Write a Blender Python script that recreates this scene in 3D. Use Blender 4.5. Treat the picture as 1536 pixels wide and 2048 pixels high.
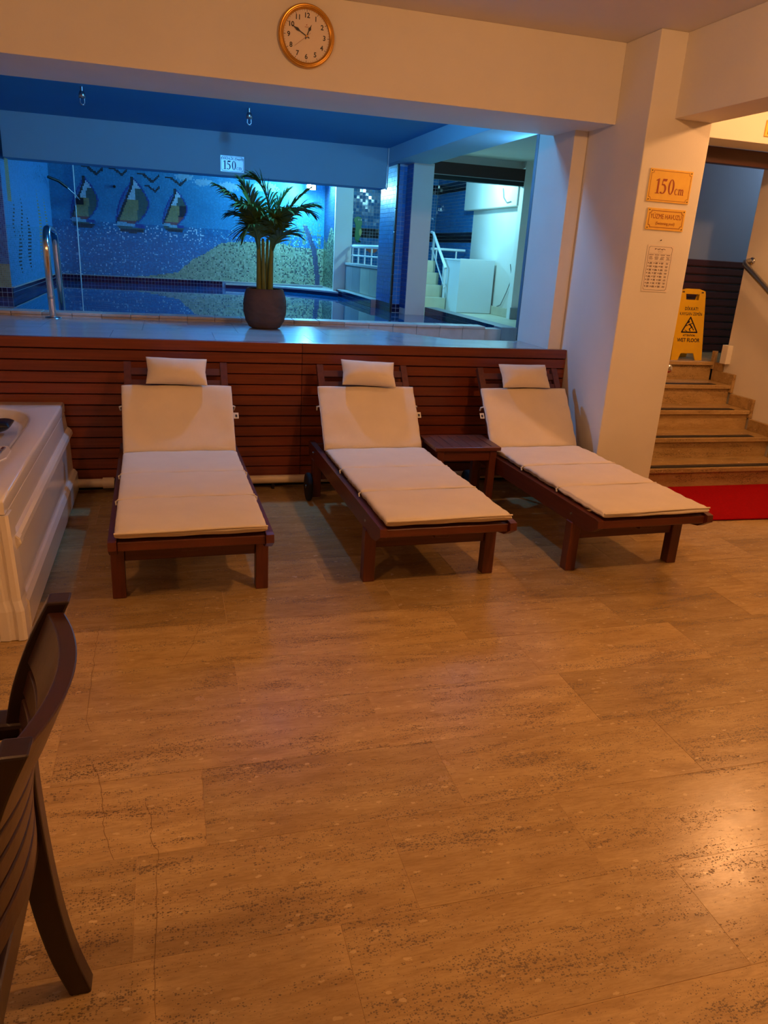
import bpy, bmesh, math, random
from mathutils import Vector, Matrix
random.seed(7)
R = math.radians
SC = bpy.context.scene
COL = SC.collection
for o in list(bpy.data.objects):
    bpy.data.objects.remove(o)

# ---------------------------------------------------------------- camera
def set_camera(h=1.45, fpx=1500.0, yaw=16.486, pitch=19.09, roll=-3.452):
    cy, sy, cp, sp = math.cos(R(yaw)), math.sin(R(yaw)), math.cos(R(pitch)), math.sin(R(pitch))
    f = Vector((sy*cp, cy*cp, -sp)); r = Vector((cy, -sy, 0)); d = f.cross(r)
    cr, sr = math.cos(R(roll)), math.sin(R(roll))
    r2 = cr*r + sr*d; d2 = -sr*r + cr*d
    cam = bpy.data.cameras.new('camera'); o = bpy.data.objects.new('camera', cam); COL.objects.link(o)
    m = Matrix((( r2.x, -d2.x, -f.x), (r2.y, -d2.y, -f.y), (r2.z, -d2.z, -f.z))).to_4x4()
    m.translation = Vector((0, 0, h))
    o.matrix_world = m
    cam.sensor_fit = 'VERTICAL'; cam.sensor_height = 24.0; cam.lens = fpx/2048*24.0
    cam.clip_start = 0.02; cam.clip_end = 100
    SC.camera = o
set_camera()

# ---------------------------------------------------------------- world, exposure, light
w = bpy.data.worlds.new('world'); SC.world = w; w.use_nodes = True
w.node_tree.nodes['Background'].inputs[0].default_value = (0.02, 0.02, 0.025, 1)
w.node_tree.nodes['Background'].inputs[1].default_value = 0.2
SC.view_settings.view_transform = 'Standard'
SC.view_settings.look = 'None'
SC.view_settings.gamma = 1.0
SC.view_settings.use_curve_mapping = False
SC.view_settings.exposure = 0.0
WARM = (1.0, 0.47, 0.175)
BLUE = (0.06, 0.44, 1.0)
COOL = (0.17, 0.66, 1.0)
CYAN = (0.30, 0.86, 1.0)
# (position, colour, watts) of the lamps; each fixture is built further down
CEILING_LAMPS = [((3.85, 3.52, 2.64), 64), ((1.75, 1.35, 2.64), 84), ((-1.1, 1.0, 2.64), 40)]
POOL_LAMPS = [((1.905, 10.86, 2.23), COOL, 120), ((0.75, 5.02, 2.385), BLUE, 62), ((3.28, 8.62, 2.35), CYAN, 44), ((2.78, 5.60, 2.18), BLUE, 9)]
CORRIDOR_FILL = ((5.35, 5.50, 2.75), (0.50, 0.68, 1.0), 11)  # added fill, brightens and cools the corridor wall; no source is seen there

# ---------------------------------------------------------------- helpers
def lin(r, g, b):
    return tuple(((c/255)/12.92 if c <= 10 else ((c/255+0.055)/1.055)**2.4) for c in (r, g, b)) + (1.0,)

class MB:
    """collects boxes, prisms, tubes and turned shapes; build() links them as one mesh object"""
    def __init__(s): s.v = []; s.f = []; s.sm = []
    def add(s, vs, fs, smooth=False):
        n = len(s.v); s.v += [tuple(p) for p in vs]; s.f += [tuple(i+n for i in f) for f in fs]; s.sm += [smooth]*len(fs); return s
    def box(s, x0, x1, y0, y1, z0, z1, bev=0.0):
        if bev > 0:
            bm = bmesh.new(); bmesh.ops.create_cube(bm, size=1)
            for v in bm.verts:
                v.co = Vector(((x0+x1)/2+v.co.x*(x1-x0), (y0+y1)/2+v.co.y*(y1-y0), (z0+z1)/2+v.co.z*(z1-z0)))
            bmesh.ops.bevel(bm, geom=bm.edges[:], offset=bev, segments=1 if bev < .004 else 2, profile=0.6, affect='EDGES')
            bm.verts.index_update()
            s.add([v.co[:] for v in bm.verts], [[v.index for v in f.verts] for f in bm.faces]); bm.free(); return s
        vs = [(x, y, z) for z in (z0, z1) for y in (y0, y1) for x in (x0, x1)]
        return s.add(vs, [(0,2,3,1), (4,5,7,6), (0,1,5,4), (1,3,7,5), (3,2,6,7), (2,0,4,6)])
    def obox(s, c, ux, uy, uz, hx, hy, hz):
        """box centred at c with unit axes and half sizes"""
        c = Vector(c); ux, uy, uz = Vector(ux), Vector(uy), Vector(uz)
        vs = [c+ux*hx*a+uy*hy*b+uz*hz*d for d in (-1,1) for b in (-1,1) for a in (-1,1)]
        return s.add(vs, [(0,2,3,1), (4,5,7,6), (0,1,5,4), (1,3,7,5), (3,2,6,7), (2,0,4,6)])
    def prism(s, poly, a0, a1, axis='x'):
        """polygon (u,v) extruded along axis: x -> (y,z), y -> (x,z), z -> (x,y)"""
        def P(u, v, a): return {'x': (a,u,v), 'y': (u,a,v), 'z': (u,v,a)}[axis]
        n = len(poly); vs = [P(u,v,a0) for u,v in poly]+[P(u,v,a1) for u,v in poly]
        fs = [tuple(range(n))[::-1], tuple(range(n, 2*n))]+[(i,(i+1)%n,(i+1)%n+n,i+n) for i in range(n)]
        return s.add(vs, fs)
    def tube(s, pts, r, n=12, caps=True):
        pts = [Vector(p) for p in pts]; rs = r if isinstance(r, (list, tuple)) else [r]*len(pts)
        rings = []; up = None
        for i, p in enumerate(pts):
            t = (pts[min(i+1, len(pts)-1)]-pts[max(i-1, 0)]).normalized()
            if up is None:
                up = Vector((0,0,1)) if abs(t.z) < .9 else Vector((1,0,0))
            a = t.cross(up).normalized(); up = a.cross(t).normalized()
            rings.append([p+(a*math.cos(k*2*math.pi/n)+up*math.sin(k*2*math.pi/n))*rs[i] for k in range(n)])
        vs = [q for ring in rings for q in ring]
        fs = [(i*n+k, i*n+(k+1)%n, (i+1)*n+(k+1)%n, (i+1)*n+k) for i in range(len(pts)-1) for k in range(n)]
        s.add(vs, fs, True)
        if caps:
            s.add(rings[0], [tuple(range(n))]); s.add(rings[-1], [tuple(range(n))[::-1]])
        return s
    def lathe(s, prof, c=(0,0,0), n=40, axis='z', smooth=True):
        """(radius, height) profile turned round an axis through c"""
        vs = []
        for r, h in prof:
            for k in range(n):
                a = k*2*math.pi/n; u, v = r*math.cos(a), r*math.sin(a)
                vs.append({'z': (c[0]+u, c[1]+v, c[2]+h), 'y': (c[0]+u, c[1]+h, c[2]+v), 'x': (c[0]+h, c[1]+u, c[2]+v)}[axis])
        fs = [(i*n+k, i*n+(k+1)%n, (i+1)*n+(k+1)%n, (i+1)*n+k) for i in range(len(prof)-1) for k in range(n)]
        return s.add(vs, fs, smooth)
    def ball(s, c, r, n=16):
        return s.lathe([(max(1e-4, r*math.sin(math.pi*i/10)), -r*math.cos(math.pi*i/10)) for i in range(11)], c, n)
    def mesh(s, name):
        me = bpy.data.meshes.new(name); me.from_pydata(s.v, [], s.f); me.polygons.foreach_set('use_smooth', s.sm)
        bm = bmesh.new(); bm.from_mesh(me); bmesh.ops.recalc_face_normals(bm, faces=bm.faces[:]); bm.to_mesh(me); bm.free()
        return me
    def build(s, name, mat, parent=None, loc=None, rot=None):
        return link(name, s.mesh(name), mat, parent, loc, rot)

def link(name, data, mat=None, parent=None, loc=None, rot=None):
    o = bpy.data.objects.new(name, data); COL.objects.link(o)
    if mat is not None and len(data.materials) == 0: data.materials.append(mat)
    if parent is not None: o.parent = parent
    if loc: o.location = loc
    if rot: o.rotation_euler = rot
    return o
def box(*a, bev=0.0): return MB().box(*a, bev=bev)
def tag(o, label=None, cat=None, group=None, kind=None):
    if label: o['label'] = label
    if cat: o['category'] = cat
    if group: o['group'] = group
    if kind: o['kind'] = kind
    return o
def thing(name, label, cat, loc=(0,0,0), rz=0, group=None):
    o = bpy.data.objects.new(name, None); COL.objects.link(o); o.empty_display_size = .05
    o.location = loc; o.rotation_euler = (0, 0, rz)
    return tag(o, label, cat, group)
def struct(o, label=None): o['kind'] = 'structure'; return tag(o, label)
def copy_tree(o, parent=None):
    c = o.copy(); COL.objects.link(c); c.parent = parent
    for ch in list(o.children): copy_tree(ch, c)
    return c
def text(name, body, size, mat, parent, loc, rot=(R(90),0,0), align='CENTER', sx=1.0, bold=0.0, extrude=0.0004, shear=0.0):
    cu = bpy.data.curves.new(name, 'FONT'); cu.body = body; cu.size = size; cu.align_x = align; cu.align_y = 'CENTER'
    cu.offset = bold; cu.extrude = extrude; cu.shear = shear; cu.resolution_u = 4
    return curve_to_mesh(name, cu, mat, parent, loc, rot, sx)
def curve_to_mesh(name, cu, mat, parent, loc, rot, sx=1.0):
    tmp = bpy.data.objects.new('tmp', cu); COL.objects.link(tmp)
    dg = bpy.context.evaluated_depsgraph_get(); me = bpy.data.meshes.new_from_object(tmp.evaluated_get(dg))
    bpy.data.objects.remove(tmp); bpy.data.curves.remove(cu); me.name = name; me.materials.clear()
    o = link(name, me, mat, parent, loc, rot); o.scale = (sx, 1, 1)
    return o

# ---------------------------------------------------------------- materials
def new_mat(name):
    m = bpy.data.materials.new(name); m.use_nodes = True
    return m, m.node_tree.nodes, m.node_tree.links, m.node_tree.nodes['Principled BSDF']
def mat(name, col, rough=.5, metal=0.0, var=0.0, vscale=8.0, stretch=(1,1,1), bump=0.0, bscale=60.0, spec=.5, coat=0.0, rnd=0.0, sheen=0.0):
    """plain surface with a little procedural colour variation and fine relief"""
    m, N, L, P = new_mat(name)
    P.inputs['Roughness'].default_value = rough; P.inputs['Metallic'].default_value = metal
    P.inputs['Specular IOR Level'].default_value = spec; P.inputs['Coat Weight'].default_value = coat
    P.inputs['Coat Roughness'].default_value = .15; P.inputs['Sheen Weight'].default_value = sheen
    tc = N.new('ShaderNodeTexCoord'); mp = N.new('ShaderNodeMapping'); mp.inputs['Scale'].default_value = stretch
    L.new(tc.outputs['Object'], mp.inputs['Vector'])
    src = None
    if var > 0 or rnd > 0:
        nz = N.new('ShaderNodeTexNoise'); nz.inputs['Scale'].default_value = vscale; nz.inputs['Detail'].default_value = 6
        if rnd > 0:
            oi = N.new('ShaderNodeObjectInfo'); ad = N.new('ShaderNodeVectorMath'); ad.operation = 'ADD'
            mu = N.new('ShaderNodeMath'); mu.operation = 'MULTIPLY'; mu.inputs[1].default_value = 37.0
            L.new(oi.outputs['Random'], mu.inputs[0]); L.new(mp.outputs[0], ad.inputs[0]); L.new(mu.outputs[0], ad.inputs[1])
            L.new(ad.outputs[0], nz.inputs['Vector'])
        else: L.new(mp.outputs[0], nz.inputs['Vector'])
        rp = N.new('ShaderNodeValToRGB')
        rp.color_ramp.elements[0].position = .3; rp.color_ramp.elements[1].position = .7
        rp.color_ramp.elements[0].color = tuple(c*(1-var) for c in col[:3])+(1,)
        rp.color_ramp.elements[1].color = tuple(min(1, c*(1+var)) for c in col[:3])+(1,)
        L.new(nz.outputs['Fac'], rp.inputs[0]); src = rp.outputs[0]
        if rnd > 0:
            hs = N.new('ShaderNodeHueSaturation'); mr = N.new('ShaderNodeMapRange')
            mr.inputs['To Min'].default_value = 1-rnd; mr.inputs['To Max'].default_value = 1+rnd
            L.new(oi.outputs['Random'], mr.inputs['Value']); L.new(mr.outputs[0], hs.inputs['Value']); L.new(src, hs.inputs['Color']); src = hs.outputs[0]
        L.new(src, P.inputs['Base Color'])
    else: P.inputs['Base Color'].default_value = col
    if bump > 0:
        b = N.new('ShaderNodeBump'); b.inputs['Strength'].default_value = bump; b.inputs['Distance'].default_value = .004
        n2 = N.new('ShaderNodeTexNoise'); n2.inputs['Scale'].default_value = bscale; n2.inputs['Detail'].default_value = 4
        L.new(mp.outputs[0], n2.inputs['Vector']); L.new(n2.outputs['Fac'], b.inputs['Height']); L.new(b.outputs[0], P.inputs['Normal'])
    return m
def emit(name, col, strength):
    m, N, L, P = new_mat(name)
    P.inputs['Base Color'].default_value = (1,1,1,1); P.inputs['Emission Color'].default_value = col+(1,) if len(col) == 3 else col
    P.inputs['Emission Strength'].default_value = strength
    return m
def attr_mat(name, rough=.2, spec=.5):
    """tile colours come from the tiles themselves (one colour per tile)"""
    m, N, L, P = new_mat(name); a = N.new('ShaderNodeAttribute'); a.attribute_name = 'tile'
    L.new(a.outputs['Color'], P.inputs['Base Color']); P.inputs['Roughness'].default_value = rough; P.inputs['Specular IOR Level'].default_value = spec
    return m

def travertine():
    m, N, L, P = new_mat('travertine')
    def node(t, **k):
        n = N.new(t)
        for a, b in k.items(): setattr(n, a, b)
        return n
    def math_(op, a, b=None, c=None):
        n = node('ShaderNodeMath', operation=op)
        for i, x in enumerate((a, b, c)):
            if x is None: continue
            if isinstance(x, (int, float)): n.inputs[i].default_value = x
            else: L.new(x, n.inputs[i])
        return n.outputs[0]
    def ramp(fac, stops):
        r = node('ShaderNodeValToRGB'); e = r.color_ramp.elements
        e[0].position, e[0].color = stops[0]; e[1].position, e[1].color = stops[-1]
        for p, c in stops[1:-1]:
            x = e.new(p); x.color = c
        L.new(fac, r.inputs[0]); return r.outputs[0]
    def noise(vec, scale, detail=5, rough=.6, dist=0):
        n = node('ShaderNodeTexNoise'); n.inputs['Scale'].default_value = scale; n.inputs['Detail'].default_value = detail
        n.inputs['Roughness'].default_value = rough; n.inputs['Distortion'].default_value = dist; L.new(vec, n.inputs['Vector']); return n.outputs['Fac']
    def mapped(vec, s):
        n = node('ShaderNodeMapping'); n.inputs['Scale'].default_value = s; L.new(vec, n.inputs['Vector']); return n.outputs[0]
    def mix(fac, a, b):
        n = node('ShaderNodeMix', data_type='RGBA')
        L.new(fac, n.inputs[0]) if not isinstance(fac, float) else setattr(n.inputs[0], 'default_value', fac)
        for s_, x in ((6, a), (7, b)):
            L.new(x, n.inputs[s_]) if not isinstance(x, tuple) else setattr(n.inputs[s_], 'default_value', x)
        return n.outputs[2]
    geo = node('ShaderNodeNewGeometry'); oi = node('ShaderNodeObjectInfo')
    add = node('ShaderNodeVectorMath', operation='ADD'); L.new(geo.outputs['Position'], add.inputs[0])
    cb = node('ShaderNodeCombineXYZ'); L.new(math_('MULTIPLY', oi.outputs['Random'], 61.0), cb.inputs[0]); L.new(math_('MULTIPLY', oi.outputs['Random'], 17.0), cb.inputs[1]); L.new(math_('MULTIPLY', oi.outputs['Random'], 29.0), cb.inputs[2])
    L.new(cb.outputs[0], add.inputs[1]); V = add.outputs[0]
    vein = noise(mapped(V, (1.6, 6.5, 6)), 2.2, 8, .66, .5)
    base = ramp(vein, [(.28, lin(156, 126, 82)), (.45, lin(176, 145, 96)), (.58, lin(185, 155, 105)), (.75, lin(198, 169, 119))])
    fine = noise(mapped(V, (7, 46, 46)), 4.0, 6, .7)
    base = mix(math_('MULTIPLY', math_('MAXIMUM', math_('SUBTRACT', fine, .42), 0.0), 1.5), base, lin(130, 101, 61))
    hs = node('ShaderNodeHueSaturation'); mr = node('ShaderNodeMapRange'); mr.inputs['To Min'].default_value = .84; mr.inputs['To Max'].default_value = 1.10
    L.new(oi.outputs['Random'], mr.inputs['Value']); L.new(mr.outputs[0], hs.inputs['Value']); L.new(base, hs.inputs['Color']); base = hs.outputs[0]
    # pits: dark holes gathered into bands along the bedding, and a few pale filled ones
    def pits(scale, stretch, thr, gain, clus):
        v_ = node('ShaderNodeTexVoronoi', feature='F1'); v_.inputs['Scale'].default_value = 1.0; L.new(mapped(V, tuple(scale*q for q in stretch)), v_.inputs['Vector'])
        sp_ = node('ShaderNodeSeparateColor'); L.new(v_.outputs['Color'], sp_.inputs[0])
        r_ = math_('MULTIPLY', math_('MULTIPLY', math_('MAXIMUM', math_('SUBTRACT', clus, thr), 0.0), gain), math_('POWER', sp_.outputs[0], 1.6))
        w_ = noise(V, scale*1.6, 2)
        return math_('LESS_THAN', math_('ADD', v_.outputs['Distance'], math_('MULTIPLY', math_('SUBTRACT', w_, .5), .45)), r_)
    cl = noise(mapped(V, (1.0, 6.5, 5)), 2.0, 6, .72, .8)
    pitA = pits(185, (1, 1.45, 1.2), .41, 4.2, cl)
    cl2 = noise(mapped(V, (1.6, 8, 6)), 2.4, 6, .72, .6)
    pitB = pits(95, (1, 1.8, 1.4), .47, 3.2, cl2)
    pit = math_('MAXIMUM', pitA, pitB)
    vo2 = node('ShaderNodeTexVoronoi', feature='F1'); vo2.inputs['Scale'].default_value = 1.0; L.new(mapped(V, (20, 46, 34)), vo2.inputs['Vector'])
    sep2 = node('ShaderNodeSeparateColor'); L.new(vo2.outputs['Color'], sep2.inputs[0])
    wob2 = noise(V, 70, 3)
    big = math_('MULTIPLY', math_('LESS_THAN', math_('ADD', vo2.outputs['Distance'], math_('MULTIPLY', math_('SUBTRACT', wob2, .5), .6)), .17), math_('GREATER_THAN', sep2.outputs[1], .66))
    blot = math_('MULTIPLY', math_('MAXIMUM', math_('SUBTRACT', cl, .55), 0.0), 1.8)
    base = mix(blot, base, lin(112, 88, 56))
    c1 = mix(math_('MULTIPLY', pit, .70), base, lin(66, 46, 26))
    c2 = mix(math_('MULTIPLY', big, .55), c1, lin(206, 180, 132))
    L.new(c2, P.inputs['Base Color'])
    rr = math_('ADD', math_('MULTIPLY', noise(V, 9, 4), .14), .175)
    L.new(math_('ADD', rr, math_('MULTIPLY', pit, .3)), P.inputs['Roughness'])
    b = node('ShaderNodeBump'); b.inputs['Strength'].default_value = .30; b.inputs['Distance'].default_value = .002
    L.new(math_('SUBTRACT', math_('MULTIPLY', noise(V, 22, 4), .45), pit), b.inputs['Height']); L.new(b.outputs[0], P.inputs['Normal'])
    P.inputs['Specular IOR Level'].default_value = .42
    return m

M = {}
M['wall'] = mat('wall_paint', lin(226, 220, 208), .75, var=.03, vscale=3, bump=.10, bscale=120)
M['ceil'] = mat('ceiling_paint', lin(224, 217, 206), .8, var=.02, vscale=2, bump=.05, bscale=90)
M['poolbeam'] = mat('blue_tinted_beam', lin(146, 190, 208), .7, var=.02, vscale=2)  # blue of the pool light put into the beams' base colour
M['poolceil'] = mat('pool_ceiling_paint', lin(62, 150, 196), .6, var=.03, vscale=2)
M['trav'] = travertine()
M['grout'] = mat('floor_grout', lin(186, 150, 100), .8, var=.08, vscale=30)
M['crack'] = mat('crack_dirt', lin(116, 86, 52), .9)
M['slat'] = mat('varnished_slat', lin(112, 50, 26), .34, var=.24, vscale=5, stretch=(.5, 14, 14), bump=.08, bscale=30, rnd=.12, coat=.15)
M['wood'] = mat('mahogany_along_length', lin(88, 39, 22), .40, var=.22, vscale=5, stretch=(12, .8, 12), bump=.10, bscale=24, coat=.1)
M['woodx'] = mat('mahogany_crosswise', lin(88, 39, 22), .40, var=.22, vscale=5, stretch=(.8, 12, 12), bump=.10, bscale=24, coat=.1)
M['woodz'] = mat('mahogany_upright', lin(88, 39, 22), .40, var=.22, vscale=5, stretch=(12, 12, .8), bump=.10, bscale=24, coat=.1)
M['tabletop'] = mat('dark_worn_tabletop', lin(84, 46, 34), .42, var=.22, vscale=5, stretch=(12, .8, 12), bump=.12, bscale=24)
M['chair'] = mat('dark_chair_wood', lin(34, 13, 9), .36, var=.2, vscale=6, stretch=(10, 3, 1.2), bump=.06, bscale=25, coat=.2)
M['chairx'] = mat('dark_chair_slat_wood', lin(46, 20, 12), .38, var=.2, vscale=6, stretch=(10, 1.2, 10), bump=.06, bscale=25, coat=.2)
M['cloth'] = mat('cream_canvas', lin(222, 208, 186), .9, var=.03, vscale=9, bump=.14, bscale=420, sheen=.15)
M['strap'] = mat('white_strap', lin(226, 220, 208), .8)
M['ink'] = mat('dark_print', lin(60, 55, 60), .7)
M['fadedink'] = mat('faded_print', lin(128, 110, 104), .7)
M['acryl'] = mat('white_acrylic', lin(232, 224, 214), .12, var=.01, vscale=3, coat=.5)
M['black'] = mat('black_rubber', lin(22, 22, 24), .35)
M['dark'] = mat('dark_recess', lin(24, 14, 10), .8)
M['chrome'] = mat('polished_steel', lin(205, 205, 208), .14, 1.0)
M['steel'] = mat('brushed_steel', lin(170, 172, 176), .3, 1.0)
M['gold'] = mat('gold_plastic', lin(206, 150, 60), .26, .75, var=.05, vscale=20)
M['goldplate'] = mat('engraved_gold_plate', lin(255, 206, 96), .36, .25, var=.05, vscale=25)
M['engrave'] = mat('red_brown_engraving', lin(158, 72, 34), .6)
M['clockface'] = mat('cream_dial', lin(226, 208, 186), .45)
M['hand'] = mat('black_clock_hand', lin(26, 16, 14), .4)
M['marble'] = mat('grey_white_marble', lin(172, 171, 172), .14, var=.10, vscale=2.6, stretch=(1, 3, 1), rnd=.05)
M['kerb'] = mat('pale_stone_kerb', lin(178, 174, 168), .45, var=.10, vscale=14, bump=.25, bscale=50, rnd=.06)
M['pooltile'] = mat('pool_screed', lin(120, 150, 190), .4)
M['mosgrout'] = mat('mosaic_grout', lin(168, 200, 220), .6)
M['navygrout'] = mat('navy_tile_grout', lin(196, 196, 210), .6)
M['mosaic'] = attr_mat('glass_mosaic', .42)
M['gloss'] = attr_mat('glazed_tile', .10)
M['satin'] = attr_mat('satin_tile', .30)
M['navy'] = mat('navy_tile', lin(14, 20, 66), .15, rnd=.2, var=.05)
M['bluetile'] = mat('blue_glazed_tile', lin(58, 134, 204), .16, rnd=.08, var=.05)
M['brown'] = mat('dark_brown_pelmet', lin(62, 26, 18), .4, var=.12, vscale=6, stretch=(.6, 10, 10))
M['white_metal'] = mat('white_enamel', lin(226, 228, 228), .3)
M['panel'] = mat('white_laminate', lin(224, 230, 230), .45)
M['beige'] = mat('beige_stone', lin(206, 196, 168), .4, var=.08, vscale=6)
M['grey'] = mat('grey_marble', lin(138, 138, 140), .4, var=.12, vscale=5, stretch=(3, 3, .8))
M['cable'] = mat('grey_cable', lin(120, 120, 116), .6)
M['red'] = mat('red_carpet', lin(150, 0, 10), .95, var=.10, vscale=60, bump=.5, bscale=380, spec=.1)
M['yellow'] = mat('yellow_plastic', lin(226, 178, 16), .22, var=.03, vscale=10, coat=.3)
M['pot'] = mat('rough_brown_pot', lin(78, 58, 48), .75, var=.2, vscale=9, bump=.9, bscale=14)
M['soil'] = mat('dark_soil', lin(34, 26, 20), .95, var=.2, vscale=30)
M['leaf'] = mat('palm_leaf', lin(66, 96, 38), .42, var=.28, vscale=5, rnd=.15)
M['stem'] = mat('palm_stem', lin(96, 112, 46), .5, var=.18, vscale=6, stretch=(4, 4, .6))
M['paper'] = mat('white_paper', lin(226, 214, 200), .7, var=.01, vscale=5)
M['plate'] = mat('silver_white_plate', lin(214, 226, 238), .3, .2, var=.08, vscale=14)
M['bluenavy'] = mat('navy_lettering', lin(24, 30, 90), .5)
M['corridor'] = mat('blue_grey_paint', lin(122, 134, 150), .8, var=.03, vscale=2)
M['pipe'] = mat('cream_pipe', lin(222, 204, 176), .4)
M['rub'] = mat('black_antislip', lin(26, 20, 18), .85)
M['green'] = mat('green_sticker', lin(46, 140, 74), .4)
M['yolk'] = mat('yellow_sticker', lin(206, 200, 110), .4)
M['orange'] = mat('orange_sticker', lin(190, 92, 60), .4)
M['lampwarm'] = emit('warm_diffuser', WARM, 8)
M['lampcool'] = emit('cool_lens', (.62, .86, 1.0), 60)
def water():
    m, N, L, P = new_mat('pool_water')
    P.inputs['Base Color'].default_value = lin(8, 92, 150); P.inputs['Roughness'].default_value = .015; P.inputs['IOR'].default_value = 1.33
    P.inputs['Specular IOR Level'].default_value = .9
    tc = N.new('ShaderNodeTexCoord'); nz = N.new('ShaderNodeTexNoise'); nz.inputs['Scale'].default_value = 2.2; nz.inputs['Detail'].default_value = 2
    b = N.new('ShaderNodeBump'); b.inputs['Strength'].default_value = .012; b.inputs['Distance'].default_value = .05
    L.new(tc.outputs['Object'], nz.inputs['Vector']); L.new(nz.outputs['Fac'], b.inputs['Height']); L.new(b.outputs[0], P.inputs['Normal'])
    return m
M['water'] = water()

# ================================================================ FRONT ROOM SHELL
CEIL = 2.645
floor = struct(box(-3.0, 5.6, -3.2, 4.75, -.12, -.0007).build('floor', M['grout']))
# travertine strips: rows .302 deep, joints where the rows show them
ROW0, ROWD, GAP = 1.567, .302, .0014
known = {0: [.048, .755, 1.542], 1: [-.36, .62, 1.36], 2: [-.62, .19, .95, 1.30], -1: [-.12, .52, 1.02, 1.9], 3: [-.4, .30, 1.12, 1.86], -2: [-.9, .33, 1.2]}
rng = random.Random(3)
CRACKS = [[(-0.3, 2.818), (-0.302, 2.724), (-0.303, 2.629), (-0.298, 2.486), (-0.297, 2.356), (-0.294, 2.182), (-0.271, 2.111)],
    [(-0.253, 1.95), (-0.233, 1.879), (-0.217, 1.793), (-0.209, 1.714), (-0.202, 1.657), (-0.175, 1.566)],
    [(-0.106, 1.76), (-0.088, 1.689), (-0.088, 1.616), (-0.071, 1.578), (-0.072, 1.512), (-0.074, 1.421), (-0.074, 1.286), (-0.071, 1.125)],
    [(0.113, 2.965), (0.075, 2.744), (0.053, 2.646), (0.032, 2.572), (0.002, 2.485)]]
for k in range(-13, 11):
    y0, y1 = ROW0+k*ROWD, ROW0+(k+1)*ROWD
    if y1 < -.6 or y0 > 4.7: continue
    y1 = min(y1, 4.74)
    js = sorted(known.get(k, [rng.uniform(-.3, .4)]))
    while js[0] > -2.95: js.insert(0, js[0]-rng.uniform(.6, .95))
    while js[-1] < 5.5: js.append(js[-1]+rng.uniform(.6, .95))
    for a, b in zip(js[:-1], js[1:]):
        a2, b2 = max(a, -3.0), min(b, 5.6)
        if b2-a2 < .05: continue
        dz = rng.uniform(-.0004, .0004)
        m = box(-(b2-a2)/2+GAP/2, (b2-a2)/2-GAP/2, -(y1-y0)/2+GAP/2, (y1-y0)/2-GAP/2, -.014, dz)
        m.build('floor_tile', M['trav'], floor, ((a2+b2)/2, (y0+y1)/2, 0))
for line in CRACKS:
    mb = MB()
    for a, b in zip(line[:-1], line[1:]):
        n_ = 4; pa = a
        for q in range(1, n_+1):
            u = q/n_; pb = (a[0]+(b[0]-a[0])*u+(rng.uniform(-.004, .004) if q < n_ else 0), a[1]+(b[1]-a[1])*u)
            d = Vector((pb[0]-pa[0], pb[1]-pa[1], 0)); nn = Vector((-d.y, d.x, 0)).normalized()*.0006; z = Vector((0, 0, .0006))
            mb.add([Vector((*pa, 0))-nn+z, Vector((*pb, 0))-nn+z, Vector((*pb, 0))+nn+z, Vector((*pa, 0))+nn+z], [(0, 1, 2, 3)]); pa = pb
    mb.build('crack', M['crack'], floor)
box(-3.0, 5.6, -3.2, -.62, -.011, .0).build('floor_field', M['trav'], floor)
struct(box(-3.1, 5.7, -3.3, 4.62, CEIL, CEIL+.12).build('ceiling', M['ceil']))
struct(box(-3.1, -3.0, -3.3, 5.0, 0, CEIL).build('wall_left', M['wall']))
struct(box(5.6, 5.7, -3.3, 4.2, 0, CEIL).build('wall_right', M['wall']))
struct(box(-3.1, 5.7, -3.3, -3.2, 0, CEIL).build('wall_rear', M['wall']))
# beam across the pool opening, column, pier, beam running towards the viewer
struct(box(-3.0, 2.555, 4.358, 4.95, 2.227, CEIL, bev=.004).build('wall_beam', M['wall']))
struct(box(2.555, 2.965, 4.026, 5.16, 0, CEIL, bev=.006).build('wall_column', M['wall']))
struct(box(2.46, 2.553, 4.66, 5.15, .80, 2.45, bev=.004).build('wall_pier', M['wall']))
struct(box(2.72, 2.965, -3.2, 4.03, 2.232, CEIL, bev=.004).build('wall_cross_beam', M['wall']))
# wall under the pool opening (behind the slats)
low = struct(box(-3.0, 2.553, 4.60, 4.75, 0, .872).build('wall_under_pool', M['dark']))
PITCH, TOPZ = .0640, .902
for i in range(13):
    zt = TOPZ-i*PITCH; zb = zt-.0578
    for a, b in ((-2.99, .774), (.777, 2.552)):
        m = MB().prism([(4.600, zb), (4.567, zb), (4.5645, zb+.002), (4.5655, zt-.003), (4.569, zt), (4.600, zt)], -(b-a)/2, (b-a)/2, 'x')
        m.build('slat', M['slat'], low, ((a+b)/2, 0, 0))

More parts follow.
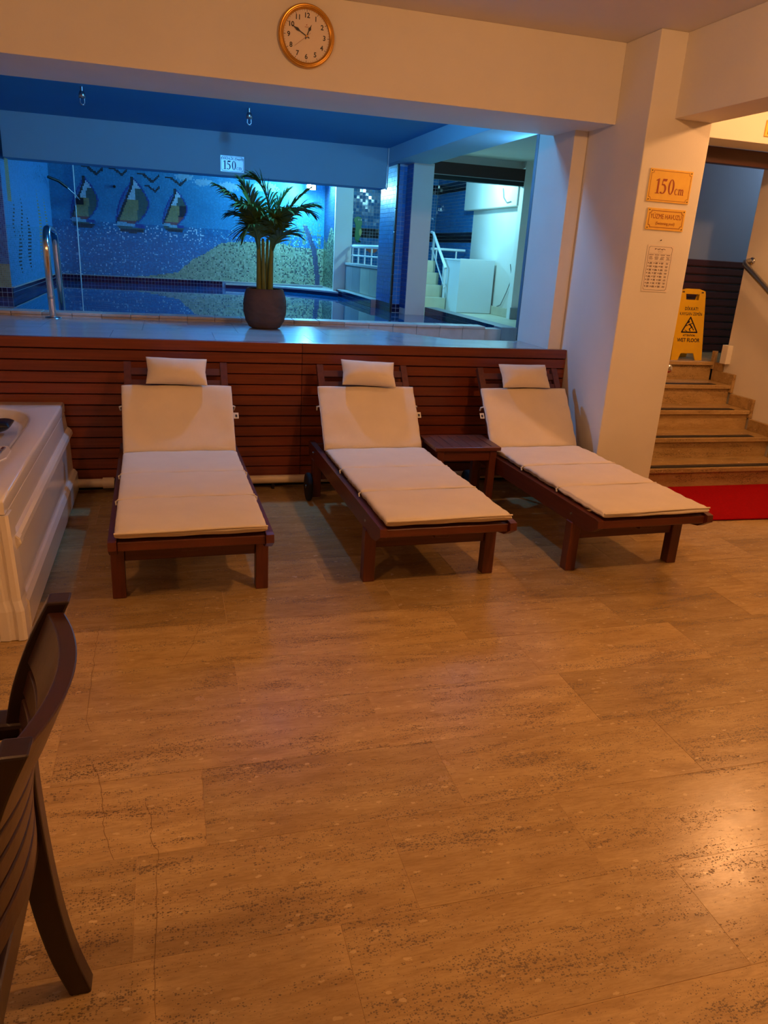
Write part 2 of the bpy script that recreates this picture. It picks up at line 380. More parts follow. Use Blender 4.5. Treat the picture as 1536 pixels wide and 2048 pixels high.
# ---------------------------------------------------------------- stairs to the right
RISE, RUN, Y0 = .15, .26, 4.285
stair = struct(tag(bpy.data.objects.new('floor_stair', None), 'travertine stair of five steps rising beside the column'))
COL.objects.link(stair)
for k in range(5):
    y = Y0+k*RUN; z = RISE*(k+1); back = y+RUN+.04 if k < 4 else 5.93
    box(2.97, 4.33, y, min(y+.30, back), RISE*k-.02 if k else 0, z-.032, bev=.001).build('riser', M['trav'], stair)
    box(2.968, 4.335, y-.022, back, z-.031, z, bev=.003).build('tread', M['trav'], stair) if k < 4 else box(2.968, 6.4, y-.022, back, z-.031, z, bev=.003).build('tread', M['trav'], stair)
    if k < 4:
        for dy, wd in ((.024, .034), (.070, .018)):
            box(2.98, 4.20, y-.022+dy, y-.022+dy+wd, z, z+.0025).build('antislip_strip', M['rub'], stair)
        box(2.98, 4.20, y-.022+.0585, y-.022+.0695, z, z+.003).build('strip_edge', M['steel'], stair)
    # stepped skirting on the wall side
    ye = y+RUN
    box(4.322, 4.348, y-.03, y+.012, RISE*k+.09 if k else 0, z+.085, bev=.002).build('skirting', M['trav'], stair)
    if k < 4: box(4.322, 4.348, y+.012, ye-.03, z, z+.085, bev=.002).build('skirting', M['trav'], stair)
box(4.33, 6.4, 5.202, 5.304, 0, .7495).build('landing_edge', M['trav'], stair)
box(4.30, 4.349, 5.135, 5.205, .752, .90, bev=.003).build('skirting', M['wall'], stair)
struct(box(4.35, 4.60, 4.10, 5.20, 0, 2.9, bev=.004).build('wall_stair', M['wall']))
struct(box(4.60, 5.7, 4.10, 4.2, 0, CEIL).build('wall_return', M['wall']))
struct(box(2.965, 4.349, 4.60, 4.88, 2.262, 2.9, bev=.004).build('wall_header', M['wall']))
struct(box(2.965, 4.349, 4.881, 4.95, 2.160, 2.262, bev=.004).build('trim_1', M['brown']))
struct(box(2.965, 6.5, 4.95, 6.05, 2.75, 2.85).build('ceiling_corridor', M['ceil']))
struct(box(2.865, 2.964, 5.161, 6.0, 0, 2.75).build('wall_corridor_left', M['wall']))
struct(box(6.4, 6.5, 4.2, 6.0, 0, 2.75).build('wall_corridor_right', M['wall']))
cb = struct(box(2.865, 6.5, 5.95, 6.05, 0, 2.75).build('wall_corridor_back', M['corridor']))
for i in range(12):
    zt = 1.545-i*.0655
    m = MB().prism([(5.949, zt-.058), (5.918, zt-.056), (5.914, zt-.046), (5.918, zt-.004), (5.924, zt), (5.949, zt)], -1.7, 1.7, 'x')
    m.build('slat', M['brown'], cb, (4.68, 0, 0))
tag(MB().tube([(3.0, 5.86, .79), (4.50, 5.86, .79)], .022).build('floor_pipe', M['steel']), 'dark grey pipe along the foot of the landing slats', 'pipe')

# ================================================================ POOL ROOM
WZ = .84
# slab: marble tiles clipped by the diagonal edge on the column side
def clip(poly, a, b):
    out = []
    def side(p): return (b[0]-a[0])*(p[1]-a[1])-(b[1]-a[1])*(p[0]-a[0])
    for i in range(len(poly)):
        p, q = poly[i], poly[(i+1) % len(poly)]; sp, sq = side(p), side(q)
        if sp <= 0: out.append(p)
        if (sp < 0 < sq) or (sq < 0 < sp):
            t = sp/(sp-sq); out.append((p[0]+t*(q[0]-p[0]), p[1]+t*(q[1]-p[1])))
    return out
slab = struct(MB().prism([(-3.0, 4.602), (2.553, 4.602), (2.553, 5.05), (1.95, 5.05), (1.345, 5.77), (-3.0, 5.77)], .79, .884, 'z').build('floor_pool_edge', M['pooltile']))
for i in range(-5, 5):
    for j, (ya, yb) in enumerate(((4.602, 5.085), (5.087, 5.782))):
        xa = i*.6+.27+(.0 if j == 0 else .17); xb = xa+.598
        poly = [(max(xa, -3), ya), (min(xb, 2.553), ya), (min(xb, 2.553), yb), (max(xa, -3), yb)]
        if poly[1][0] <= poly[0][0]+.02: continue
        if poly[1][0] > 2.455 and j == 0: poly = [(poly[0][0], ya), (2.553, ya), (2.553, 4.655), (2.455, 4.655), (2.455, yb), (poly[0][0], yb)]
        if j == 1: poly = clip(poly, (1.345, 5.78), (1.955, 5.055))[:] if poly[1][0] > 1.3 else poly
        if j == 1 and poly: poly = [p for p in poly]
        if len(poly) < 3: continue
        MB().prism(poly, .882, .8945, 'z').build('slab_tile', M['marble'], slab)
box(-3.0, 2.553, 4.586, 4.604, .880, .8955, bev=.002).build('edge_strip', M['kerb'], slab)
struct(box(1.2, 2.6, 5.02, 5.79, .74, .80).build('floor_channel', M['marble']))
kerb = struct(box(-3.0, 2.62, 5.80, 5.94, .60, .907).build('floor_kerb', M['kerb']))
for i in range(-15, 14):
    a = i*.195-.06; b = a+.193
    if b > 2.63 or a < -3: continue
    box(a, b, 5.785, 5.802, .79, .906, bev=.002).build('kerb_tile', M['kerb'], kerb)
    box(a, b, 5.780+rng.uniform(-.004, .003), 5.95, .9065, .926+rng.uniform(-.001, .001), bev=.004).build('coping_tile', M['kerb'], kerb)
struct(tag(box(-3.0, 2.62, 5.945, 11.32, WZ-.03, WZ).build('floor_water', M['water']), 'still blue pool water reflecting the mosaic wall'))
struct(box(-3.0, 2.7, 4.75, 11.4, .2, .5).build('floor_pool_bottom', M['pooltile']))
# ceilings and beams
PC = 2.445
struct(box(-3.1, 2.30, 4.95, 8.35, PC, PC+.1).build('ceiling_pool', M['poolceil']))
struct(box(-3.1, 4.1, 8.35, 11.5, 2.62, 2.72).build('ceiling_pool_far', M['poolceil']))
struct(MB().prism([(2.5, 5.165), (2.86, 5.165), (2.86, 6.06), (4.1, 6.06), (4.1, 8.40), (2.5, 8.40)], 2.465, 2.56, 'z').build('ceiling_deck', M['wall']))
struct(box(-1.385, 2.21, 8.10, 8.38, 2.065, 2.62, bev=.003).build('wall_pool_beam', M['poolbeam']))
struct(box(2.22, 2.58, 4.96, 8.40, 2.302, 2.62, bev=.003).build('wall_deck_beam', M['poolbeam']))
struct(box(-3.1, -3.0, 5.0, 8.2, 0, 2.6).build('wall_pool_left', M['wall']))
tag(MB().tube([(2.216, 8.09, PC), (2.216, 8.09, 2.08), (2.216, 8.12, 2.06)], .007, 8).build('conduit_pipe', M['white_metal']), 'thin white conduit at the end of the pool beam', 'pipe')
# left pillar / side wall, far wall
struct(box(-3.1, -1.42, 8.11, 8.4, .3, 2.62).build('wall_pool_pillar', M['mosgrout']))
struct(box(-1.60, -1.42, 8.4, 11.4, .3, 2.62).build('wall_pool_side', M['mosgrout']))
struct(box(-1.6, 2.30, 11.31, 11.5, .3, 2.62).build('wall_pool_far', M['mosgrout']))
struct(box(2.30, 4.1, 11.31, 11.5, .3, 2.62).build('wall_deck_far', M['navygrout']))

def tiles(name, kind_mat, origin, ux, uy, n, cols, rows, pitch, colour, gap=.12, thick=.003, tilt=.0, parent=None, skip=None):
    """a field of small wall tiles, each with its own edges and colour"""
    o, ux, uy, n = Vector(origin), Vector(ux), Vector(uy), Vector(n)
    V, F, C = [], [], []
    h = pitch*(1-gap)/2
    rg = random.Random(hash(name) % 1000 if False else len(name)*7)
    for r in range(rows):
        for c in range(cols):
            a, b = (c+.5)*pitch, (r+.5)*pitch
            if skip and skip(a, b): continue
            col = colour(a, b, rg)
            ctr = o+ux*a+uy*b; t1, t2 = rg.uniform(-tilt, tilt), rg.uniform(-tilt, tilt)
            i = len(V)
            for q, (sa, sb) in enumerate(((-1,-1), (1,-1), (1,1), (-1,1))):
                V.append((ctr+ux*h*sa+uy*h*sb)[:])
            for sa, sb in ((-1,-1), (1,-1), (1,1), (-1,1)):
                V.append((ctr+ux*h*sa+uy*h*sb+n*(thick+sa*h*t1+sb*h*t2))[:])
            F += [(i+4,i+5,i+6,i+7), (i,i+1,i+5,i+4), (i+1,i+2,i+6,i+5), (i+2,i+3,i+7,i+6), (i+3,i,i+4,i+7)]
            C += [col]*20
    me = bpy.data.meshes.new(name); me.from_pydata(V, [], F)
    at = me.color_attributes.new('tile', 'FLOAT_COLOR', 'CORNER')
    at.data.foreach_set('color', [x for c in C for x in c])
    flip = ux.cross(uy).dot(n) < 0
    if flip: me.flip_normals()
    ob = link(name, me, kind_mat, parent); ob['kind'] = 'stuff'
    return ob

def jit(c, rg, a=.12):
    k = 1+rg.uniform(-a, a); return (c[0]*k, c[1]*k, c[2]*k, 1)
SKY, SKY2 = lin(40, 140, 186), lin(56, 156, 200)
SEA1, SEA2, SEA3 = lin(6, 104, 158), lin(24, 134, 186), lin(140, 200, 222)
SAND1, SAND2, SAND3 = lin(146, 158, 120), lin(176, 182, 146), lin(74, 84, 66)
WHT, BLK, TAN, OLV, RED, INDI, PALE = lin(214, 230, 240), lin(28, 24, 34), lin(176, 150, 92), lin(74, 96, 84), lin(160, 70, 60), lin(30, 52, 150), lin(150, 190, 210)
def inpoly(x, z, P):
    c = False; n = len(P)
    for i in range(n):
        (x1, z1), (x2, z2) = P[i], P[(i+1) % n]
        if (z1 > z) != (z2 > z) and x < (x2-x1)*(z-z1)/(z2-z1)+x1: c = not c
    return c
def interp(pts, x):
    for (a, b), (c, d) in zip(pts[:-1], pts[1:]):
        if a <= x <= c: return b+(d-b)*(x-a)/(c-a)
    return pts[0][1] if x < pts[0][0] else pts[-1][1]
DUNE = [(-.45, .93), (-.2, .96), (.15, 1.02), (.36, 1.20), (.53, 1.29), (.66, 1.38), (.76, 1.44), (1.0, 1.47), (1.5, 1.50), (1.8, 1.44), (2.2, 1.44)]
BIRDS = [(-.88, 2.285, .27, .10), (-.56, 2.285, .23, .08), (-.185, 2.245, .27, .10), (.165, 2.23, .29, .09), (-.145, 2.105, .19, .07)]
BOATS = [  # mast foot x, hull base z, scale
    (-1.02, 1.565, .31, .62), (-.42, 1.54, .38, .68), (.13, 1.575, .29, .54)]
def boat(x, z):
    for bx, bz, wd, ht in BOATS:
        u, v = (x-bx)/wd, (z-bz)/ht
        if not (-.75 < u < .65 and -.06 < v < 1.02): continue
        if inpoly(u, v, [(-.52, .07), (.42, .03), (.36, -.04), (.0, -.07), (-.40, -.03)]): return OLV if v > .02 else BLK
        if inpoly(u, v, [(-.50, .14), (.40, .10), (.44, .04), (-.54, .07)]): return PALE if u < .1 else INDI
        mast = lambda vv: -.50+.56*min(1, max(0, vv-.12)/.72)
        mx = mast(v)
        right = .60*math.sin(max(0, min(1, (v-.08)/.90))*math.pi)**.75*(1.0 if v < .5 else 1-.55*(v-.5))+.02
        if .10 < v < .96:
            if abs(u-mx) < .045: return BLK
            if mx < u < right:
                if u > right-.06: return INDI
                if v > .55: return WHT if (u-mx)+(v-.55)*.6 < .30 or v > .75 else OLV
                if u < .20+.25*(v-.3): return RED if v < .17 else TAN
                return OLV if bx < 0 else (BLK if v > .3 else RED)
            left = mx-.20*math.sin(max(0, min(1, (v-.05)/.93))*math.pi)
            if left < u < left+.06: return INDI
            if left < u < mx: return lin(52, 110, 176)
    return None
def bird(x, z):
    for bx, bz, bw, bh in BIRDS:
        u, v = (x-bx)/bw, (z-bz)/bh
        if -.5 <= u <= .5:
            y = -abs(u-.18)*-2.0-.95 if u < .18 else -.95+(u-.18)*2.6
            y = min(y, .0)
            if y-.18 < v < y+.22 and v < .12: return True
    return False
def far_colour(a, b, rg):
    x, z = -1.42+a, .93+b
    if bird(x, z): return jit(BLK, rg)
    c = boat(x, z)
    if c: return jit(c, rg, .15)
    # painted palm at the column side
    if x > 1.55:
        tr = interp([(1.08, 2.11), (1.42, 2.06), (1.72, 1.93)], z)
        if z < 1.74 and abs(x-tr) < .035: return jit(lin(50, 58, 92), rg, .25)
        if 1.45 < z < 1.78 and rg.random() < .45 and math.sin(x*60) > .1: return jit(lin(110, 140, 96), rg, .2)
    if z < interp(DUNE, x) and x > -.45:
        p = rg.random(); dk = .10 if x < 1.6 else .28
        return jit(SAND3, rg, .25) if p < dk else jit(SAND2, rg) if p < .42 else jit(SAND1, rg)
    if z < 1.615:
        p = rg.random()
        if z > 1.44 and -.75 < x < .55 and p < .16: return jit(WHT, rg)
        return jit(SEA3, rg, .2) if p < .07 else jit(SEA2, rg) if p < .36 else jit(SEA1, rg)
    for cx, cz, cw, ch in ((.27, 2.25, .13, .05), (.52, 2.20, .14, .05), (.86, 2.17, .16, .06), (1.35, 2.2, .2, .07)):
        if ((x-cx)/cw)**2+((z-cz)/ch)**2 < rg.uniform(.5, 1.1): return jit(PALE, rg)
    return jit(SKY if rg.random() < .7 else SKY2, rg, .08)
fw = bpy.data.objects['wall_pool_far']
tiles('mosaic_tiles', M['mosaic'], (-1.42, 11.31, .93), (1,0,0), (0,0,1), (0,-1,0), 206, 80, .0176, far_colour, parent=fw)
def side_colour(a, b, rg):
    y, z = 8.4+a-.29, .93+b
    for cy, z0, z1, wd in ((8.75, 1.0, 1.45, .10), (9.35, 1.02, 1.62, .12), (9.0, 1.3, 1.8, .05), (10.2, 1.1, 1.9, .10), (8.55, 1.35, 1.75, .05), (10.75, 1.1, 1.9, .08)):
        if z0 < z < z1:
            t = (z-z0)/(z1-z0); c = cy+.06*math.sin(t*7+cy)
            if abs(y-c) < wd*math.sin(t*math.pi) and (int(b/.0176) % 2 == 0): return jit(BLK if cy < 10 else TAN, rg, .3)
    if abs(y-8.42) < .10 and z > 1.7: return jit(TAN, rg, .2)
    if 10.0 < y < 10.9 and 2.0 < z < 2.2 and rg.random() < .18: return jit(SEA1, rg)
    k = .5 if z < 1.5 else 0
    return jit(SEA2 if rg.random() < k else lin(70, 150, 210), rg, .14)
sw = bpy.data.objects['wall_pool_side']
tiles('mosaic_tiles', M['mosaic'], (-1.42, 8.112, .93), (0,1,0), (0,0,1), (1,0,0), 181, 80, .0176, side_colour, parent=sw)
pw = bpy.data.objects['wall_pool_pillar']
tiles('mosaic_tiles', M['mosaic'], (-1.421-.0176*24, 8.11, .93), (1,0,0), (0,0,1), (0,-1,0), 24, 80, .0176,
      lambda a, b, rg: jit(SAND1, rg, .25) if b < .22 else jit(lin(60, 120, 170) if rg.random() < .6 else lin(40, 90, 150), rg, .2), parent=pw)
# navy waterline band
NAVY = lin(16, 20, 62)
nb = lambda a, b, rg: jit(NAVY, rg, .25)
T = .0436
tiles('navy_band_tiles', M['gloss'], (-1.42, 11.306, WZ-T), (1,0,0), (0,0,1), (0,-1,0), 50, 3, T, nb, gap=.10, parent=fw)
tiles('navy_band_tiles', M['gloss'], (-1.415, 8.112, WZ-T), (0,1,0), (0,0,1), (1,0,0), 73, 3, T, nb, gap=.10, parent=sw)
me = box(-T*.45, T*.45, -.005, .0, -T*.45, T*.45, bev=.0015).mesh('navy_tile')
for i in range(9):
    for j in range(3):
        link('navy_tile', me, M['navy'], pw, (-1.42-T*(i+.5), 8.11, WZ-T/2+T*j-.0))
struct(box(-1.42, 2.2, 11.29, 11.312, .925, .935).build('trim_2', M['kerb']))
struct(box(-1.424, -1.40, 8.11, 11.3, .925, .935).build('trim_3', M['kerb']))
# curved low ledge at the far right of the pool
def ledge(z0, z1, inset):
    pts = [(.80, 11.30)]
    for i in range(13):
        t = i/12; x = .80+t*1.42; pts.append((x, 11.24-inset*.0-.95*t**2.3+inset))
    pts += [(2.24, 11.30)]
    return MB().prism(pts, z0, z1, 'z')
struct(ledge(.885, .905, 0).build('trim_4', M['kerb']))
struct(ledge(.60, .885, .02).build('wall_pool_ledge', M['navy']))
# white conduit down the far wall
tag(MB().tube([(-1.115, 11.295, 2.35), (-1.112, 11.295, .45)], .008, 8).build('wall_conduit', M['white_metal']), 'thin white conduit running down the mosaic beside the first sailboat', 'pipe')

# ---------------------------------------------------------------- deck side of the pool
DECK = [(2.62, 5.165), (2.86, 5.165), (2.86, 6.06), (4.1, 6.06), (4.1, 7.78), (2.62, 7.78)]
struct(MB().prism(DECK, .60, .80, 'z').build('floor_deck', M['beige']))
struct(box(2.62, 4.1, 7.78, 11.4, .60, .799).build('floor_deck_far', M['beige']))
dk = struct(box(2.62, 2.76, 5.79, 7.80, .60, .925, bev=.006).build('floor_deck_kerb', M['grey']))
tiles('navy_band_tiles', M['gloss'], (2.62, 5.95, WZ-T), (0,1,0), (0,0,1), (-1,0,0), 42, 3, T, nb, gap=.10, parent=dk)
# white pillar and tiled corner column
struct(box(2.405, 2.62, 7.80, 8.36, .60, 2.31, bev=.003).build('wall_deck_pillar', M['wall']))
tc = struct(box(2.31, 2.404, 8.01, 8.64, .60, 2.31).build('wall_tiled_column', M['mosgrout']))
me = box(-T*.46, T*.46, -.005, .0, -T*.46, T*.46, bev=.0015).mesh('blue_tile')
for j in range(31):
    for i in range(2):
        link('blue_tile', me, M['bluetile'], tc, (2.318+T*(i+.5), 8.011, .930+T*(j+.5)))
for j in range(4):
    for i in range(2):
        link('blue_tile', bpy.data.meshes['navy_tile'], M['navy'], tc, (2.318+T*(i+.5), 8.011, .930-T*(j+.5)))
BL = lin(44, 112, 196)
tiles('blue_tiles', M['satin'], (2.31, 8.04, .93), (0,1,0), (0,0,1), (-1,0,0), 14, 31, T, lambda a, b, rg: jit(BL, rg, .08), gap=.07, tilt=.015, parent=tc)
tiles('blue_tiles', M['satin'], (2.31, 8.04, .80), (0,1,0), (0,0,1), (-1,0,0), 14, 3, T, nb, gap=.07, parent=tc)
tiles('blue_tiles', M['satin'], (2.404, 7.81, .90), (0,1,0), (0,0,1), (-1,0,0), 5, 32, T, lambda a, b, rg: jit(lin(34, 78, 150), rg, .1), gap=.07, parent=bpy.data.objects['wall_deck_pillar'])
for j in range(7):
    box(2.296, 2.316, 7.996, 8.040, .80+j*.215, .80+j*.215+.212, bev=.006).build('edge_tile', M['black'], tc)
# far parapet with railing, pillar by the far wall
pp = struct(box(2.36, 2.50, 8.66, 10.52, .60, 1.255).build('wall_parapet', M['beige']))
for k in range(2): box(2.352, 2.361, 9.64+k*.44, 9.64+k*.44+.436, .94, 1.25, bev=.002).build('cladding_panel', M['grey'], pp)
for k in range(2): box(2.352, 2.361, 8.68+k*.48, 8.68+k*.48+.476, .94, 1.25, bev=.002).build('cladding_panel', M['beige'], pp)
box(2.34, 2.52, 8.66, 10.54, 1.256, 1.285, bev=.004).build('coping', M['kerb'], pp)
struct(box(2.25, 2.36, 8.64, 10.9, .60, .93, bev=.004).build('floor_far_kerb', M['kerb']))
tiles('navy_band_tiles', M['gloss'], (2.25, 8.65, WZ-T), (0,1,0), (0,0,1), (-1,0,0), 46, 3, T, nb, gap=.10, parent=bpy.data.objects['floor_far_kerb'])
fp = struct(box(2.20, 2.44, 10.56, 11.31, .60, 2.62, bev=.003).build('wall_far_pillar', M['wall']))
tiles('mosaic_tiles', M['mosaic'], (2.20, 10.60, .93), (0,1,0), (0,0,1), (-1,0,0), 40, 80, .0176,
      lambda a, b, rg: jit(SAND3 if rg.random() < .6 else SAND1, rg, .3) if b < .7+.1*math.sin(a*9) else jit(lin(40, 70, 110), rg, .4), parent=fp)
rl = thing('balcony_railing', 'white tube railing on the low parapet behind the tiled column', 'railing', (2.43, 0, 1.285))
MB().tube([(0, 8.68, .215), (0, 10.50, .215)], .022).build('top_rail', M['white_metal'], rl)
MB().tube([(0, 8.68, .10), (0, 10.50, .10)], .010, 8).build('middle_rail', M['white_metal'], rl)
for k in range(6): MB().tube([(0, 8.74+k*.34, -.002), (0, 8.74+k*.34, .21)], .010, 8).build('baluster', M['white_metal'], rl)
# glazed tile walls of the deck room
def glaze(a, b, rg):
    z = .80+b
    return jit(lin(20, 14, 30), rg, .2) if 1.64 < z < 1.77 or 2.30 < z < 2.40 else jit(lin(44, 112, 170), rg, .12)
tiles('glazed_wall_tiles', M['gloss'], (2.44, 11.31, .80), (1,0,0), (0,0,1), (0,-1,0), 33, 40, T, glaze, gap=.08, tilt=.055, parent=bpy.data.objects['wall_deck_far'])
rw = struct(box(3.87, 4.1, 8.31, 11.4, .60, 2.62).build('wall_deck_right', M['wall']))
tiles('glazed_wall_tiles', M['gloss'], (3.87, 9.80, .80), (0,1,0), (0,0,1), (-1,0,0), 34, 41, T, glaze, gap=.07, tilt=.012, parent=rw)
box(3.78, 3.869, 8.31, 9.93, 2.02, 2.62, bev=.01).build('overhang', M['wall'], rw)
box(3.845, 3.869, 8.31, 9.80, .80, .90, bev=.003).build('skirting', M['beige'], rw)
struct(box(3.80, 4.1, 8.20, 8.31, .60, 2.47, bev=.003).build('wall_deck_return', M['wall']))
box(3.785, 4.1, 8.175, 8.20, .80, .93, bev=.003).build('skirting', M['grey'], bpy.data.objects['wall_deck_return'])
struct(box(4.1, 4.2, 6.06, 11.4, .60, 2.62).build('wall_deck_outer', M['wall']))
struct(box(2.97, 4.1, 6.06, 6.2, .60, 2.5).build('wall_deck_near', M['wall']))
struct(box(2.58, 4.1, 8.30, 8.40, 2.385, 2.62).build('wall_deck_header', M['wall']))
pel = thing('shutter_pelmet', 'dark brown rounded pelmet over the opening of the bright deck room', 'pelmet', (0, 8.25, 0))
m = MB().prism([(2.63, 2.262), (3.90, 2.262), (3.935, 2.272), (3.955, 2.30), (3.955, 2.384), (2.63, 2.384)], -.04, .04, 'y'); m.build('pelmet_board', M['brown'], pel)
box(2.63, 3.845, -.03, .045, 2.212, 2.258, bev=.006).build('track', M['black'], pel)
box(2.63, 3.85, -.045, -.03, 2.256, 2.264, bev=.001).build('bead', M['steel'], pel)

# ================================================================ LAMPS
def light(name, loc, col, watts, size, kind='POINT', rot=None, parent=None, spread=None):
    l = bpy.data.lights.new(name, kind); l.energy = watts; l.color = col
    if kind == 'AREA':
        l.shape = 'DISK'; l.size = size
        if spread: l.spread = spread
    else: l.shadow_soft_size = size
    o = bpy.data.objects.new(name, l); COL.objects.link(o); o.location = loc
    if rot: o.rotation_euler = rot
    if parent: o.parent = parent
    return o
for i, (p, wt) in enumerate(CEILING_LAMPS):
    t = thing('ceiling_light', ['round ceiling light above the red carpet', 'round ceiling light over the middle of the floor', 'round ceiling light above the dark armchair'][i], 'lamp', p, 0, 'round ceiling lights')
    MB().lathe([(.085, .0), (.115, -.004), (.118, -.018), (.085, -.026), (.082, -.012)]).build('rim', M['white_metal'], t)
    MB().lathe([(.0005, -.010), (.083, -.010)], smooth=False).build('diffuser', M['lampwarm'], t)
    light('lamp_light', (0, 0, -.075), WARM, wt, .06, parent=t)
t = thing('ceiling_light', 'added cool fill light of the landing, unseen beyond the stair wall', 'lamp', CORRIDOR_FILL[0])  # fixture made up to carry the corridor fill
MB().lathe([(.085, .0), (.115, -.004), (.118, -.018), (.085, -.026), (.082, -.012)]).build('rim', M['white_metal'], t)
MB().lathe([(.0005, -.010), (.083, -.010)], smooth=False).build('diffuser', M['lampcool'], t)
light('lamp_light', (0, 0, -.075), CORRIDOR_FILL[1], CORRIDOR_FILL[2], .06, parent=t)
def floodlight(label, p, col, watts, aim, size=.05, top=2.62):
    t = thing('floodlight', label, 'lamp', p)
    a = Vector(aim).normalized(); q = a.to_track_quat('-Y', 'Z').to_matrix()
    ux, uy, uz = q.col[0], q.col[1], q.col[2]      # -uy points where the lamp looks
    MB().obox(uy*.045, ux, uy, uz, .07, .022, .05).build('housing', M['black'], t)
    MB().lathe([(.0005, -.050), (.020, -.046), (.036, -.036), (.046, -.014), (.046, .0)], n=24, axis='y').build('lens', M['lampcool'], t, uy*.022, q.to_euler())
    MB().tube([uy*.06, uy*.06+Vector((0, 0, .03)), uy*.06+Vector((0, 0, top-p[2]))], .008, 8).build('bracket', M['black'], t)
    light('lamp_light', -uy*.06, col, watts, size, parent=t)
floodlight('bright floodlight under the pool beam beside the palm mosaic', POOL_LAMPS[0][0], POOL_LAMPS[0][1], POOL_LAMPS[0][2], (-.55, -1, -.15))
floodlight('floodlight hidden behind the beam over the pool edge', POOL_LAMPS[1][0], POOL_LAMPS[1][1], POOL_LAMPS[1][2], (-.1, 1, -.05), .035, 2.445)
floodlight('floodlight behind the pier at the back of the column', POOL_LAMPS[3][0], POOL_LAMPS[3][1], POOL_LAMPS[3][2], (-1, .3, -.1), .04, 2.465)
floodlight('floodlight behind the brown pelmet of the deck room', POOL_LAMPS[2][0], POOL_LAMPS[2][1], POOL_LAMPS[2][2], (.2, 1, -.5))

# ================================================================ SUN LOUNGERS
def soft(w, l, t, nx, ny, p=10, q=3.2, seed=0, wr=.0, place=None, puff=0.0):
    """stuffed cloth slab centred on the origin, thickness t, with gently rounded edges; place maps (x,y,z)"""
    rg = random.Random(seed); ph = [rg.uniform(0, 6) for _ in range(6)]
    V, F = [], []
    for side in (1, -1):
        for j in range(ny+1):
            for i in range(nx+1):
                u = math.sin((2*i/nx-1)*math.pi/2); v = math.sin((2*j/ny-1)*math.pi/2)
                h = t/2*((1-abs(u)**p)**(1/q))*((1-abs(v)**p)**(1/q))
                x, y = u*w/2*(1-puff*.06*(1-abs(v))), v*l/2*(1-puff*.10*(1-u*u))
                wv = wr*(math.sin(9*u+ph[0]+3*v)*.4+math.sin(5*v+ph[1])*.5+math.sin(14*v+ph[2])*abs(u)**6*.8)
                V.append((x, y, side*h+wv))
    n = (nx+1)*(ny+1)
    for j in range(ny):
        for i in range(nx):
            a = j*(nx+1)+i
            F.append((a, a+1, a+nx+2, a+nx+1)); F.append((n+a, n+a+nx+1, n+a+nx+2, n+a+1))
    for i in range(nx):
        F.append((i, n+i, n+i+1, i+1)); k = ny*(nx+1)+i; F.append((k, k+1, n+k+1, n+k))
    for j in range(ny):
        a, b = j*(nx+1), (j+1)*(nx+1); F.append((a, b, n+b, n+a)); a += nx; b += nx; F.append((a, n+a, n+b, b))
    if place: V = [place(*q_) for q_ in V]
    return MB().add(V, F, True)

HY, HZ = 1.245, .335                      # hinge of the backrest
BD = Vector((0, .335, .455)).normalized() # up along the backrest
BN = Vector((0, -BD.z, BD.y))             # out of its front
def on_back(x, s, n): return Vector((x, HY, HZ))+BD*s+BN*n

